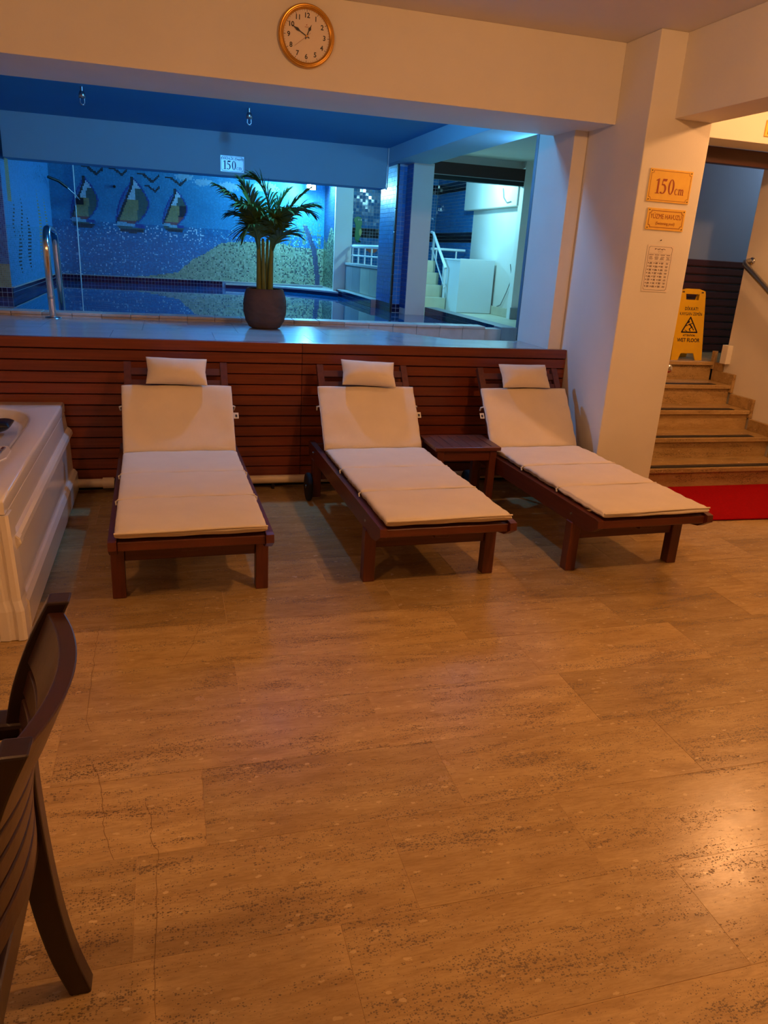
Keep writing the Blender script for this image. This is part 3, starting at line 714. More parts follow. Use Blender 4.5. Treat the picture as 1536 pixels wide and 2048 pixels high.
def make_lounger():
    t = thing('sun_lounger', 'x', 'sun lounger', group='wooden sun loungers along the slatted wall')
    for sx in (-1, 1):
        MB().prism([(0, .300), (.004, .334), (.03, .338), (1.555, .338), (1.56, .30), (1.555, .250), (.12, .250), (.06, .262)], -.016, .016, 'x').build('side_rail', M['wood'], t, (sx*.305, 0, 0))
        box(-.0275, .0275, .205, .262, 0, .256, bev=.003).build('leg', M['woodz'], t, (sx*.300, 0, 0))
        box(-.026, .026, 1.395, 1.452, .025, .256, bev=.003).build('leg', M['woodz'], t, (sx*.300, 0, 0))
        w_ = MB().lathe([(.012, -.014), (.070, -.014), (.084, -.011), (.085, 0), (.084, .011), (.070, .014), (.012, .014)], n=32, axis='x').build('wheel', M['dark'], t, (sx*.345, 1.424, .085))
        MB().tube([(-.018, 0, 0), (.018, 0, 0)], .012).build('hub', M['steel'], w_)
        # backrest posts
        MB().obox(on_back(0, .285, -.012), (1,0,0), BD, BN, .019, .285, .016).build('back_post', M['woodz'], t, (sx*.262, 0, 0))
        # bolt heads on the rail
        for yb in (.233, 1.42):
            MB().tube([(sx*.320, yb, .295), (sx*.326, yb, .295)], .006, 10).build('bolt', M['steel'], t)
    box(-.289, .289, .022, .052, .288, .326, bev=.003).build('front_rail', M['woodx'], t)
    box(-.272, .272, .220, .248, .165, .243, bev=.003).build('stretcher', M['woodx'], t)
    box(-.289, .289, 1.50, 1.53, .262, .330, bev=.003).build('rear_rail', M['woodx'], t)
    box(-.272, .272, 1.410, 1.438, .13, .18, bev=.003).build('stretcher', M['woodx'], t)
    box(-.05, .02, .055, .20, .262, .280, bev=.002).build('brace', M['wood'], t)
    for k in range(8):
        y = .075+k*.145
        box(-.288, .288, y, y+.085, .314, .330, bev=.002).build('seat_slat', M['woodx'], t)
    for k in range(5):
        MB().obox(on_back(0, .06+k*.092, -.012), (1,0,0), BD, BN, .243, .033, .010).build('back_slat', M['woodx'], t)
    # arched crest
    pts = []
    for i in range(13):
        x = -.243+.486*i/12; pts.append((x, .548+.014*math.cos(min(1, abs(x)/.13)*math.pi)))
    poly = [on_back(x, s, -.003) for x, s in pts]; lowe = [on_back(x, .493, -.003) for x, s in pts]
    off = BN*-.020; n = len(poly)
    vs = poly+lowe+[p+off for p in poly]+[p+off for p in lowe]; fs = []
    for i in range(n-1):
        fs += [(i, i+1, n+i+1, n+i), (2*n+i, 3*n+i, 3*n+i+1, 2*n+i+1), (i, 2*n+i, 2*n+i+1, i+1), (n+i, n+i+1, 3*n+i+1, 3*n+i)]
    fs += [(0, n, 3*n, 2*n), (n-1, 3*n-1, 4*n-1, 2*n-1)]
    MB().add(vs, fs).build('crest', M['woodx'], t)
    # prop that holds the backrest up
    for sx in (-1, 1):
        MB().tube([(sx*.20, 1.36, .50), (sx*.20, 1.49, .30)], .012, 8).build('prop', M['woodz'], t)
    return t
SEAMS = [.005, .425, .815, 1.215]
def make_mattress(seed):
    t = thing('lounger_mattress', 'x', 'mattress', group='cream mattresses on the loungers')
    for k in range(3):
        y0, y1 = SEAMS[k], SEAMS[k+1]
        soft(.592, y1-y0-.002, .036, 26, 16, 14, 3.5, seed+k, .0030, lambda x, y, z, c=(y0+y1)/2: (x, y+c, z+.360)).build('seat_section', M['cloth'], t)
    for k in (0, 1, 2):
        y = SEAMS[k]
        MB().tube([(x_, y+.004*math.sin(x_*5), .3715+.0015*math.sin(x_*9+k)) for x_ in [-.296+.592*i/20 for i in range(21)]], .0042, 8).build('piping', M['cloth'], t)
    soft(.592, .402, .036, 26, 20, 14, 3.5, seed+5, .0042, lambda x, y, z: on_back(x, y+.201+.012, z+.024)[:]).build('back_section', M['cloth'], t)
    return t
def make_pillow(seed):
    t = thing('lounger_pillow', 'x', 'pillow', group='cream head pillows on the loungers')
    soft(.328, .165, .105, 30, 18, 2.6, 1.9, seed, .0018, None, 1.0).build('pillow_cover', M['cloth'], t)
    return t
L0 = make_lounger()
spots = [(.066, 2.855, .020, 'beside the white whirlpool tub'), (1.158, 2.870, .022, 'in the middle of the three'), (2.196, 2.860, .030, 'beside the column with the signs')]
pil = [(-.0, .467, .045, 0.0), (.012, .468, .046, -.02), (.0, .468, .046, .03)]
for i, (x, y, rz, where) in enumerate(spots):
    o = L0 if i == 0 else copy_tree(L0)
    o.location = (x, y, 0); o.rotation_euler = (0, 0, rz); o['label'] = 'mahogany sun lounger '+where
    mt = make_mattress(10+7*i); mt.location = (x, y, .0); mt.rotation_euler = (0, 0, rz); mt['label'] = 'cream mattress on the sun lounger '+where
    side = 1 if i < 2 else -1
    MB().obox(on_back(side*.312, .235, .012), Vector((1, 0, 0)), BD, BN, .014, .018, .0006).build('care_tag', M['strap'], mt)
    MB().obox(on_back(side*.313, .233, .0135), Vector((1, 0, 0)), BD, BN, .006, .008, .0005).build('tag_print', M['ink'], mt)
    for s2 in (-1, 1):
        MB().tube([on_back(s2*.296, .29, .02), on_back(s2*.308, .292, .008), on_back(s2*.304, .285, -.02)], .005, 6).build('tie_strap', M['strap'], mt)
        for k in (1, 2): MB().tube([(s2*.294, SEAMS[k], .366), (s2*.304, SEAMS[k]+.004, .360), (s2*.302, SEAMS[k], .345)], .0045, 6).build('tie_strap', M['strap'], mt)
    px, ps, pn, pr = pil[i]
    pw_ = make_pillow(50+i); c = on_back(px, ps+.012, pn+.022)
    rot = Matrix.Rotation(rz, 3, 'Z')
    q = Matrix((Vector((1,0,0)), BD, BN)).transposed()
    pw_.rotation_euler = (rot @ q @ Matrix.Rotation(pr-.03, 3, 'Z')).to_euler()
    pw_.location = Vector((x, y, 0))+rot @ c
    pw_['label'] = 'small cream pillow on the sun lounger '+where

# ================================================================ SIDE TABLE
t = thing('side_table', 'small dark slatted wooden side table between two sun loungers', 'table', (1.652, 4.085, 0), -.01)
for k in range(5): box(-.150+k*.060, -.150+k*.060+.0585, -.135, .135, .392, .409, bev=.002).build('top_slat', M['tabletop'], t)
for s_ in (-1, 1):
    box(-.203, .203, s_*.148-.014, s_*.148+.014, .388, .410, bev=.005).build('top_frame', M['woodx'], t)
    box(s_*.178-.026, s_*.178+.026, -.135, .135, .388, .410, bev=.005).build('top_frame', M['tabletop'], t)
    box(-.15, .15, s_*.128-.010, s_*.128+.010, .325, .387, bev=.002).build('apron', M['woodx'], t)
    box(s_*.163-.010, s_*.163+.010, -.115, .115, .325, .387, bev=.002).build('apron', M['wood'], t)
    for s2 in (-1, 1): box(s_*.163-.021, s_*.163+.021, s2*.125-.021, s2*.125+.021, 0, .387, bev=.003).build('leg', M['woodz'], t)

# ================================================================ PIPE ALONG THE WALL
t = thing('skirting_pipe', 'cream pipe running along the floor under the slatted wall', 'pipe', (0, 4.53, .062))
MB().tube([(-.56, 0, 0), (2.54, 0, 0)], .026, 16).build('pipe_run', M['pipe'], t)
for x in (-.375, 1.0): MB().tube([(x-.03, 0, 0), (x+.03, 0, 0)], .033, 16).build('coupling', M['pipe'], t)
for x in (-.2, .6, 1.5, 2.3): box(x-.008, x+.008, -.01, .03, -.062, .01).build('pipe_clip', M['dark'], t)

# ================================================================ WHIRLPOOL TUB
def tub():
    t = thing('whirlpool_tub', 'white acrylic whirlpool tub against the slatted wall', 'bathtub', (0, 0, 0))
    X0, X1, Ya, Yb = -2.45, -.585, 2.775, 4.545
    # rim with a rounded well
    cx, cy = (X0+X1)/2-.01, (Ya+Yb)/2+.03; hw, hl = .84, .73
    ca = math.atan2(Yb-Ya, X1-X0); outer, inner = [], []
    angs = []
    for a0, a1, m0 in ((-ca, ca, 18), (ca, math.pi-ca, 18), (math.pi-ca, math.pi+ca, 18), (math.pi+ca, 2*math.pi-ca, 18)):
        angs += [a0+(a1-a0)*q/m0 for q in range(m0)]
    n = len(angs)
    for a in angs:
        c, s = math.cos(a), math.sin(a)
        inner.append((cx+hw*math.copysign(abs(c)**.42, c), cy+hl*math.copysign(abs(s)**.42, s)))
        m_ = max(abs(c)/((X1-X0)/2), abs(s)/((Yb-Ya)/2)); outer.append(((X0+X1)/2+c/m_, (Ya+Yb)/2+s/m_))
    def ring(pts, z, k=1.0): return [(cx+(x-cx)*k, cy+(y-cy)*k, z) for x, y in pts]
    def oring(z, d):
        return [(min(max(x, X0+d), X1-d) if d >= 0 else x, min(max(y, Ya+d), Yb-d) if d >= 0 else y, z) for x, y in outer]
    rings = [oring(.490, .0), oring(.532, .0), oring(.541, .004), oring(.545, .012), ring(inner, .545, 1.012), ring(inner, .543, 1.0), ring(inner, .536, .992), ring(inner, .505, .972), ring(inner, .492, .93), ring(inner, .488, .76), ring(inner, .46, .70), ring(inner, .20, .62), ring(inner, .14, .52), ring(inner, .13, .01)]
    V = [p for r_ in rings for p in r_]; F = [(i*n+k, i*n+(k+1) % n, (i+1)*n+(k+1) % n, (i+1)*n+k) for i in range(len(rings)-1) for k in range(n)]
    sh = MB(); sh.add(V, F, True); o = sh.build('rim', M['acryl'], t)
    md = o.modifiers.new('edge', 'EDGE_SPLIT'); md.split_angle = R(50)
    # side panel (outer profile)
    prof = [(-.62, .489), (-.594, .489), (-.588, .480), (-.578, .400), (-.566, .392), (-.556, .380), (-.552, .362), (-.566, .338), (-.572, .328), (-.566, .150), (-.556, .146), (-.543, .128), (-.541, .030), (-.548, .004), (-.62, .004)]
    MB().prism(prof, Ya+.04, Yb, 'y').build('side_panel', M['acryl'], t)
    fprof = [(Ya+(-.585-x), z) for x, z in prof]
    MB().prism(fprof, X0+.03, X1-.055, 'x').build('front_panel', M['acryl'], t)
    # corner post with grooves, wider at the foot
    P0 = [(-.650, Ya-.004), (-.634, Ya-.010), (-.628, Ya-.003), (-.608, Ya-.003), (-.602, Ya-.011), (-.584, Ya-.010), (-.574, Ya+.0), (-.572, Ya+.066), (-.650, Ya+.066)]
    lv = [(.003, .026), (.12, .024), (.16, .015), (.33, .008), (.487, .0)]
    V, F = [], []; k_ = len(P0)
    for z, d in lv: V += [(x+(d if x > -.645 else 0), y-(d if y < Ya+.02 else 0), z) for x, y in P0]
    for i in range(len(lv)-1): F += [(i*k_+j, i*k_+(j+1) % k_, (i+1)*k_+(j+1) % k_, (i+1)*k_+j) for j in range(k_)]
    F += [tuple(range(k_))[::-1], tuple((len(lv)-1)*k_+j for j in range(k_))]
    MB().add(V, F).build('corner_post', M['acryl'], t)
    MB().prism([(-.59, .338), (-.562, .342), (-.548, .362), (-.552, .382), (-.566, .394), (-.59, .398)], Ya+.045, Ya+.085, 'y').build('rail_end', M['acryl'], t)
    soft(.17, .15, .06, 16, 14, 3, 2, 3, 0, lambda x, y, z: (x-.845, y+3.975, z+.535+x*.15)).build('headrest', M['black'], t)
    MB().tube([(-.86, 3.93, .55), (-.86, 3.90, .44)], .022, 12).build('headrest_stem', M['black'], t)
    for k in range(3):
        box(-.722+.003*k, -.706+.003*k, 3.335+k*.055, 3.385+k*.055, .528, .556, bev=.004).build('control_key', M['chrome'], t)
    MB().prism([(-.735, 3.27), (-.70, 3.27), (-.672, 3.34), (-.675, 3.46), (-.70, 3.53), (-.735, 3.53)], .540, .549, 'z').build('control_plate', M['acryl'], t)
tub()

# ================================================================ ARMCHAIR (front left)
def chair():
    t = thing('dark_armchair', 'dark wooden armchair with curved slatted back, cut off by the picture edge', 'chair', (0, 0, 0))
    post = [(-.216, .0, .030), (-.244, .11, .033), (-.264, .25, .035), (-.276, .43, .036), (-.276, .58, .034), (-.258, .70, .032), (-.225, .80, .029), (-.190, .874, .026)]
    def spline(pts, k=5):
        out = []
        for i in range(len(pts)-1):
            p0, p1, p2, p3 = [pts[min(max(j, 0), len(pts)-1)] for j in (i-1, i, i+1, i+2)]
            for q in range(k):
                u = q/k; out.append(tuple(.5*((2*b)+(c-a)*u+(2*a-5*b+4*c-d)*u*u+(-a+3*b-3*c+d)*u**3) for a, b, c, d in zip(p0, p1, p2, p3)))
        out.append(pts[-1]); return out
    sp = spline(post)
    YF, YN = 1.234, .826
    for yc in (YF, YN):
        V, F = [], []
        for x, z, w_ in sp:
            V += [(x-w_*.74, yc-.021, z), (x+w_*.66, yc-.021, z), (x+w_*.66, yc+.021, z), (x-w_*.74, yc+.021, z)]
        for i in range(len(sp)-1):
            for k in range(4): F.append((i*4+k, i*4+(k+1) % 4, i*4+4+(k+1) % 4, i*4+4+k))
        F += [(0,3,2,1), tuple(len(V)-4+k for k in range(4))]
        o = MB().add(V, F).build('back_leg', M['chair'], t)
        b = o.modifiers.new('bevel', 'BEVEL'); b.width = .004; b.segments = 2
    def px(z): 
        for a, b in zip(sp[:-1], sp[1:]):
            if a[1] <= z <= b[1]: return a[0]+(b[0]-a[0])*(z-a[1])/(b[1]-a[1])
        return sp[-1][0]
    def slat(name, z0, z1, th=.016, bulge=.055):
        V, F = [], []; n = 18
        for i in range(n+1):
            u = i/n; y = YN+.012+(YF-YN-.024)*u; bx = bulge*(1-(2*u-1)**2)
            for z in (z0, z1):
                x = px(z)+bx
                V += [(x-th/2, y, z), (x+th/2, y, z)]
        for i in range(n):
            a, b = i*4, i*4+4
            F += [(a, a+2, b+2, b), (a+1, b+1, b+3, a+3), (a+2, a+3, b+3, b+2), (a, b, b+1, a+1)]
        F += [(0,1,3,2), (n*4, n*4+2, n*4+3, n*4+1)]
        o = MB().add(V, F).build(name, M['chairx'], t); b = o.modifiers.new('bevel', 'BEVEL'); b.width = .003; b.segments = 2
    slat('crest_rail', .765, .856, .026, .040)
    for k in range(5): slat('back_slat', .495+k*.053, .495+k*.053+.044, .014, .036)
    # seat, front legs, arms, aprons
    box(-.76, -.275, .80, 1.26, .435, .462, bev=.010).build('seat', M['chair'], t)
    soft(.44, .42, .05, 14, 14, 8, 3, 1, 0, lambda x, y, z: (x-.52, y+1.03, z+.485)).build('seat_pad', M['chair'], t)
    for y in (YN, YF):
        box(-.775, -.730, y-.021, y+.021, 0, .635, bev=.004).build('front_leg', M['chair'], t)
        box(-.730, -.262, y-.014, y+.014, .375, .434, bev=.003).build('apron', M['chair'], t)
        box(-.80, -.250, y-.028, y+.028, .622, .652, bev=.008).build('armrest', M['chair'], t)
    box(-.765, -.740, YN, YF, .375, .434, bev=.003).build('apron', M['chair'], t)
    box(-.290, -.262, YN, YF, .375, .434, bev=.003).build('apron', M['chair'], t)
chair()

# ================================================================ POTTED PALM
def palm():
    PX, PY, PZ = .655, 5.455, .8945
    p = thing('plant_pot', 'round rough brown pot standing on the pool ledge', 'pot', (PX, PY, PZ))
    prof = [(.001, .0), (.085, .0), (.108, .010), (.132, .05), (.148, .11), (.150, .16), (.143, .215), (.128, .262), (.122, .270), (.114, .268), (.112, .235), (.001, .235)]
    from mathutils import noise as mn
    pp_ = []
    for (r0, h0), (r1, h1) in zip(prof[:-3], prof[1:-2]):
        m_ = max(1, int(abs(h1-h0)/.006)); pp_ += [(r0+(r1-r0)*q/m_, h0+(h1-h0)*q/m_) for q in range(m_)]
    pp_.append(prof[-3]); mb = MB().lathe(pp_, n=96)
    mb.v = [tuple(Vector((x*k_, y*k_, z))) for (x, y, z) in mb.v for k_ in (1+.022*mn.noise(Vector((x*26+z*30, y*26, z*44)))+.012*mn.noise(Vector((x*80, y*80, z*110))),)]
    mb.build('pot_body', M['pot'], p)
    MB().lathe([(.0008, .240), (.06, .244), (.116, .238)], n=32).build('soil', M['soil'], p)
    t = thing('palm_plant', 'bushy green potted palm on the pool ledge', 'palm', (PX, PY, PZ+.235))
    rg = random.Random(11)
    for (x0, y0, x1, y1, h, r) in ((-.036, 0, -.044, .0, .36, .021), (-.008, -.02, -.018, -.02, .36, .016), (.034, 0, .046, .005, .36, .021), (.012, .02, .020, .03, .36, .015)):
        MB().tube([(x0+(x1-x0)*k/6, y0+(y1-y0)*k/6, -.02+(h+.02)*k/6) for k in range(7)], [r*(1.1-.5*k/6) for k in range(7)], 10).build('stem', M['stem'], t)
    def bez(P, u):
        P = [Vector(q) for q in P]
        while len(P) > 1: P = [a.lerp(b, u) for a, b in zip(P[:-1], P[1:])]
        return P[0]
    def frond(P, length=.17, pairs=30, droop=.35, start=.20, lift=.35):
        length *= 1.42; pairs = int(pairs*1.0)
        mb = MB(); n = 22
        pts = [bez(P, i/n) for i in range(n+1)]
        mb.tube(pts, [.0075*(1-.85*i/n)+.001 for i in range(n+1)], 6)
        for i in range(pairs):
            u = start+(1-start)*i/(pairs-1); c = bez(P, u); tg = (bez(P, min(1, u+.02))-bez(P, max(0, u-.02))).normalized()
            sd = tg.cross(Vector((0, 0, 1))); sd = sd.normalized() if sd.length > .05 else Vector((0, 1, 0)); up = sd.cross(tg).normalized()
            v = (u-start)/(1-start); ln = length*(.55+.55*math.sin(math.pi*min(1, .12+v*.80)))*(1-.45*v**3)*rg.uniform(.88, 1.12)
            for s_ in (-1, 1):
                d = (tg*(.70+.55*v)+sd*s_*(.80-.30*v)+up*lift*rg.uniform(.4, 1.3)).normalized()
                L_ = []; dr = droop*rg.uniform(.7, 1.3)
                for k in range(6):
                    f = k/5; L_.append(c+d*ln*f+Vector((0, 0, -1))*dr*ln*f*f)
                wd = .0098*rg.uniform(.85, 1.2); V, F = [], []
                nrm = d.cross(up).normalized()
                for k, pt in enumerate(L_):
                    w_ = wd*(.40, .95, 1.0, .85, .55, .05)[k]
                    V += [pt-nrm*w_+up*w_*.35, pt, pt+nrm*w_+up*w_*.35]
                for k in range(5):
                    a = k*3; F += [(a, a+1, a+4, a+3), (a+1, a+2, a+5, a+4)]
                mb.add(V, F, True)
        mb.build('frond', M['leaf'], t)
    A, B = (-.046, 0, .28), (.050, .005, .28)
    frond([A, (-.075, -.03, .44), (-.165, -.07, .585), (-.325, -.09, .665)], .125, 34, .55)
    frond([B, (.050, .02, .52), (.020, .04, .720), (-.095, .03, .735)], .150, 30, .40)
    frond([A, (-.050, .06, .46), (-.085, .10, .62), (-.160, .12, .715)], .150, 28, .35)
    frond([B, (.075, -.02, .43), (.140, -.05, .58), (.290, -.06, .690)], .105, 32, .35)
    frond([B, (.085, .05, .47), (.190, .09, .60), (.320, .10, .545)], .140, 30, .50)
    frond([B, (.090, -.06, .44), (.180, -.11, .575), (.315, -.13, .580)], .135, 30, .45)
    frond([A, (-.055, -.08, .42), (-.100, -.13, .475), (-.150, -.15, .385)], .115, 22, .50)
    frond([B, (.065, -.08, .36), (.105, -.12, .42), (.190, -.13, .390)], .115, 20, .35)
    frond([A, (-.040, -.08, .44), (-.080, -.16, .545), (-.190, -.20, .545)], .140, 26, .50)
    frond([B, (.035, -.10, .43), (.055, -.18, .530), (.120, -.22, .530)], .135, 26, .50)
    frond([A, (-.035, -.05, .43), (-.015, -.11, .510), (.035, -.18, .480)], .125, 24, .50)
    frond([B, (.045, -.02, .45), (.085, -.01, .60), (.150, .00, .665)], .120, 26, .35)
    frond([A, (-.060, .03, .42), (-.120, .06, .50), (-.220, .06, .500)], .125, 24, .50)
palm()

# ================================================================ POOL FITTINGS
t = thing('pool_handrail', 'bent stainless steel handrail at the pool edge', 'handrail', (-.757, 5.70, .8945))
pts = [(0, 0, 0), (0, -.03, .20), (0, -.055, .40)]+[(0, .065-.12*math.cos(a), .425+.15*math.sin(a)) for a in [math.pi*k/16 for k in range(0, 8)]]+[(0, .10, .578), (0, .22, .572), (0, .30, .565)]+[(0, .30+.115*math.sin(a), .45+.115*math.cos(a)) for a in [math.pi*k/16 for k in range(1, 8)]]+[(0, .42, .42), (0, .47, .20), (0, .53, -.05), (0, .55, -.4)]
MB().tube(pts, .0225, 18).build('rail_tube', M['chrome'], t)
MB().lathe([(.0005, .010), (.024, .011), (.052, .006), (.054, 0)], n=28).build('base_flange', M['steel'], t)
MB().tube([(0, -.0195, .130), (0, -.0215, .146)], .0245, 18).build('joint_ring', M['steel'], t)
def sprinkler(x, y, label):
    t = thing('sprinkler_head', label, 'sprinkler', (x, y, PC), 0, 'ceiling sprinklers over the pool')
    MB().tube([(0,0,0), (0,0,-.03)], .011, 12).build('pipe_nipple', M['steel'], t)
    MB().lathe([(.0005, -.03), (.015, -.03), (.022, -.045), (.024, -.075), (.0005, -.078)], n=20).build('body', M['steel'], t)
    for s_ in (-1, 1): MB().tube([(s_*.014, 0, -.076), (s_*.015, 0, -.105), (0, 0, -.118)], .0035, 6).build('yoke', M['steel'], t)
    MB().lathe([(.0005, -.116), (.018, -.118), (.0005, -.122)], n=16).build('deflector', M['steel'], t)
sprinkler(-.54, 6.45, 'small ceiling sprinkler near the left end of the blue pool ceiling')
sprinkler(.665, 6.60, 'small ceiling sprinkler above the potted palm')
t = thing('wall_spout', 'thin dark spout arm on a bracket across the first sailboat', 'spout', (-1.03, 11.30, 1.86))
box(-.05, .02, -.06, -.001, -.05, .03, bev=.006).build('bracket', M['black'], t)
MB().tube([(-.02, -.05, .0), (-.07, -.12, .06), (-.15, -.20, .135)], .006, 8).build('rod', M['steel'], t)
MB().tube([(-.15, -.20, .135), (-.24, -.28, .20), (-.35, -.36, .235)], .017, 12).build('arm', M['black'], t)
MB().tube([(-.62, 11.305, 2.06), (-.62, 11.285, 2.06)], .017, 16).build('wall_outlet', M['black'])
tag(bpy.data.objects['wall_outlet'], 'small round black outlet in the mosaic between two sailboats', 'outlet')

# ---- lettering with serifs
def glyph(ch):
    """outlines (outer then holes) in a 0..w by 0..1 box, serif figures"""
    def ell(cx, cy, rx, ry, n=28): return [(cx+rx*math.cos(2*math.pi*k/n), cy+ry*math.sin(2*math.pi*k/n)) for k in range(n)]
    if ch == '1': return .46, [[(.06,0), (.42,0), (.42,.035), (.32,.06), (.32,1), (.25,1), (.05,.87), (.07,.82), (.18,.87), (.18,.06), (.06,.035)]]
    if ch == '0': return .60, [ell(.29, .5, .25, .51), ell(.29, .5, .115, .455)]
    if ch == '5':
        o = [(.13,1), (.50,1), (.44,.84), (.17,.84), (.14,.66)]
        o += [(.20+.29*math.cos(a), .33+.335*math.sin(a)) for a in [R(100-k*14) for k in range(19)]]
        o += [(.04,.01), (.02,.09), (.06,.15), (.12,.13), (.17,.05)]
        o += [(.17+.18*math.cos(a), .31+.265*math.sin(a)) for a in [R(-70+k*13) for k in range(14)]]
        o += [(.07,.56)]
        return .60, [o]
    if ch == 'c': return .40, [[(.20+.17*math.cos(R(a)), .26+.27*math.sin(R(a))) for a in range(50, 316, 14)]+[(.36,.11), (.33,.13)]+[(.225+.115*math.cos(R(a)), .26+.215*math.sin(R(a))) for a in range(300, 60, -14)]+[(.33,.38)]]
    if ch == 'm':
        o = [(.02,0), (.19,0), (.19,.03), (.15,.05), (.15,.40), (.22,.45), (.27,.38), (.27,.05), (.23,.03), (.23,0), (.40,0), (.40,.03), (.36,.05), (.36,.40), (.43,.45), (.48,.38), (.48,.05), (.44,.03), (.44,0), (.62,0), (.62,.03), (.57,.05), (.57,.40), (.50,.52), (.43,.52), (.35,.45), (.29,.52), (.22,.52), (.15,.45), (.15,.52), (.02,.50), (.02,.47), (.06,.45), (.06,.05), (.02,.03)]
        return .64, [o]
def serif(name, s, h, mat_, parent, loc, sx=1.0, small='cm', smallk=.95):
    cu = bpy.data.curves.new(name, 'CURVE'); cu.dimensions = '2D'; cu.fill_mode = 'BOTH'; cu.extrude = .0004
    x = 0; total = []
    for ch in s:
        w_, polys = glyph(ch); k = h*(smallk if ch in small else 1)
        for P in polys: total.append([(x+a*k*sx, b*k) for a, b in P])
        x += w_*k*sx
    for P in total:
        sp = cu.splines.new('POLY'); sp.points.add(len(P)-1); sp.use_cyclic_u = True
        for q, (a, b) in zip(sp.points, P): q.co = (a-x/2, b, 0, 1)
    return curve_to_mesh(name, cu, mat_, parent, loc, (R(90), 0, 0))
def border(mb, w_, h, inset, th, y, notch=.012):
    """thin printed frame with notched corners, on a plate facing -y"""
    a, b = w_/2-inset, h/2-inset; n_ = notch
    P = [(-a+n_, -b), (a-n_, -b), (a-n_, -b+n_*.6), (a-n_*.6, -b+n_), (a, -b+n_), (a, b-n_), (a-n_*.6, b-n_), (a-n_, b-n_*.6), (a-n_, b), (-a+n_, b), (-a+n_, b-n_*.6), (-a+n_*.6, b-n_), (-a, b-n_), (-a, -b+n_), (-a+n_*.6, -b+n_), (-a+n_, -b+n_*.6)]
    for (x1, z1), (x2, z2) in zip(P, P[1:]+P[:1]):
        d = Vector((x2-x1, 0, z2-z1)); L_ = d.length
        if L_ < 1e-5: continue
        d /= L_; nn = Vector((-d.z, 0, d.x))
        mb.obox(((x1+x2)/2, y, (z1+z2)/2), d, (0,1,0), nn, L_/2+th/2, .0003, th/2)
    return mb

# depth sign on the pool beam
t = thing('depth_sign', 'white and silver depth sign reading 150cm on the pool beam', 'sign', (.652, 8.098, 2.170))
box(-.113, .113, -.004, .0, -.072, .072, bev=.001).build('plate', M['plate'], t)
border(MB(), .226, .144, .008, .003, -.0045, .012).build('printed_border', M['bluenavy'], t)
text('lettering', 'DERİNLİK (Depth)', .027, M['bluenavy'], t, (0, -.0046, .046), sx=.95, bold=.0004)
serif('lettering', '150cm', .078, M['bluenavy'], t, (-.0, -.0046, -.050), 1.0, smallk=.62)
# gold plates on the column
CF = 4.026
def plate(label, x0, x1, z0, z1, tilt=0):
    t = thing('gold_sign', label, 'sign', ((x0+x1)/2, CF-.001, (z0+z1)/2), 0, 'gold signs on the column'); t.rotation_euler = (0, tilt, 0)
    box(-(x1-x0)/2, (x1-x0)/2, -.004, 0, -(z1-z0)/2, (z1-z0)/2, bev=.001).build('plate', M['goldplate'], t)
    for sx in (-1, 1):
        for sz in (-1, 1): MB().tube([(sx*((x1-x0)/2-.011), -.0035, sz*((z1-z0)/2-.011)), (sx*((x1-x0)/2-.011), -.006, sz*((z1-z0)/2-.011))], .0032, 8).build('screw', M['hand'], t)
    return t
t = plate('upper gold sign on the column reading 150cm', 2.618, 2.896, 1.806, 1.977)
border(MB(), .278, .171, .010, .002, -.0043, .014).build('printed_border', M['engrave'], t)
serif('lettering', '150cm', .078, M['engrave'], t, (0, -.0044, -.042), 1.0, smallk=.78)
t = plate('lower gold sign on the column reading YUZME HAVUZU', 2.640, 2.890, 1.658, 1.774)
border(MB(), .250, .116, .014, .003, -.0043, .012).build('printed_border', M['engrave'], t)
text('lettering', 'YÜZME HAVUZU', .036, M['engrave'], t, (0, -.0044, .014), sx=.76, bold=0.0)
text('lettering', '(Swimming pool)', .022, M['engrave'], t, (0, -.0044, -.022), sx=.85, bold=0.0)
# printed timetable
t = thing('paper_notice', 'printed paper timetable taped to the column below the gold signs', 'notice', (2.768, CF-.0008, 1.449))
box(-.088, .088, -.0012, 0, -.130, .130).build('sheet', M['paper'], t)
border(MB(), .176, .260, .010, .0012, -.0015, .006).build('printed_border', M['ink'], t)
pr = MB(); rg = random.Random(4)
def bar(x, z, w_, h=.0016): pr.obox((x, -.0015, z), (1,0,0), (0,1,0), (0,0,1), w_/2, .0003, h/2)
for k in range(9): bar(-.036+k*.008, .107+.002*math.sin(k*2), .007, .0035+.003*(k % 3 == 0))
for k in range(5): bar(-.016+k*.008, .097, .004, .002)
for k in range(4): bar(-.012+k*.008, .091, .003, .003)
bar(0, .082, .150, .0008)
for c_ in range(4):
    x = -.057+c_*.038
    bar(x, .075, .030 if c_ < 3 else .024, .0035)
    for k in range(5): bar(x+rg.uniform(-.002, .002), .066-k*.004, rg.uniform(.018, .030))
    for r_ in range(8):
        z = .033-r_*.0185
        if c_ < 3: bar(x-.011, z-.003, .006, .006)
        for k in range(3): bar(x+(.006 if c_ < 3 else 0)+rg.uniform(-.001, .001), z-k*.0036, rg.uniform(.012, .020), .0017 if c_ == 3 else .0024)
bar(0, .040, .150, .0006)
pr.build('print', M['fadedink'], t)
tag(MB().tube([(2.757, CF+.002, 1.603), (2.757, CF-.008, 1.604), (2.758, CF-.009, 1.608)], .0025, 6).build('wall_hook', M['hand']), 'small dark nail in the column between sign and paper notice', 'nail')
# framed notice over the stairs
t = thing('framed_notice', 'gold framed notice above the stair opening at the picture edge', 'sign', (3.93, 4.599, 2.352))
box(-.14, .14, -.012, 0, -.048, .048, bev=.002).build('frame', M['goldplate'], t)
box(-.125, .125, -.0135, -.011, -.036, .036).build('panel', M['gold'], t)

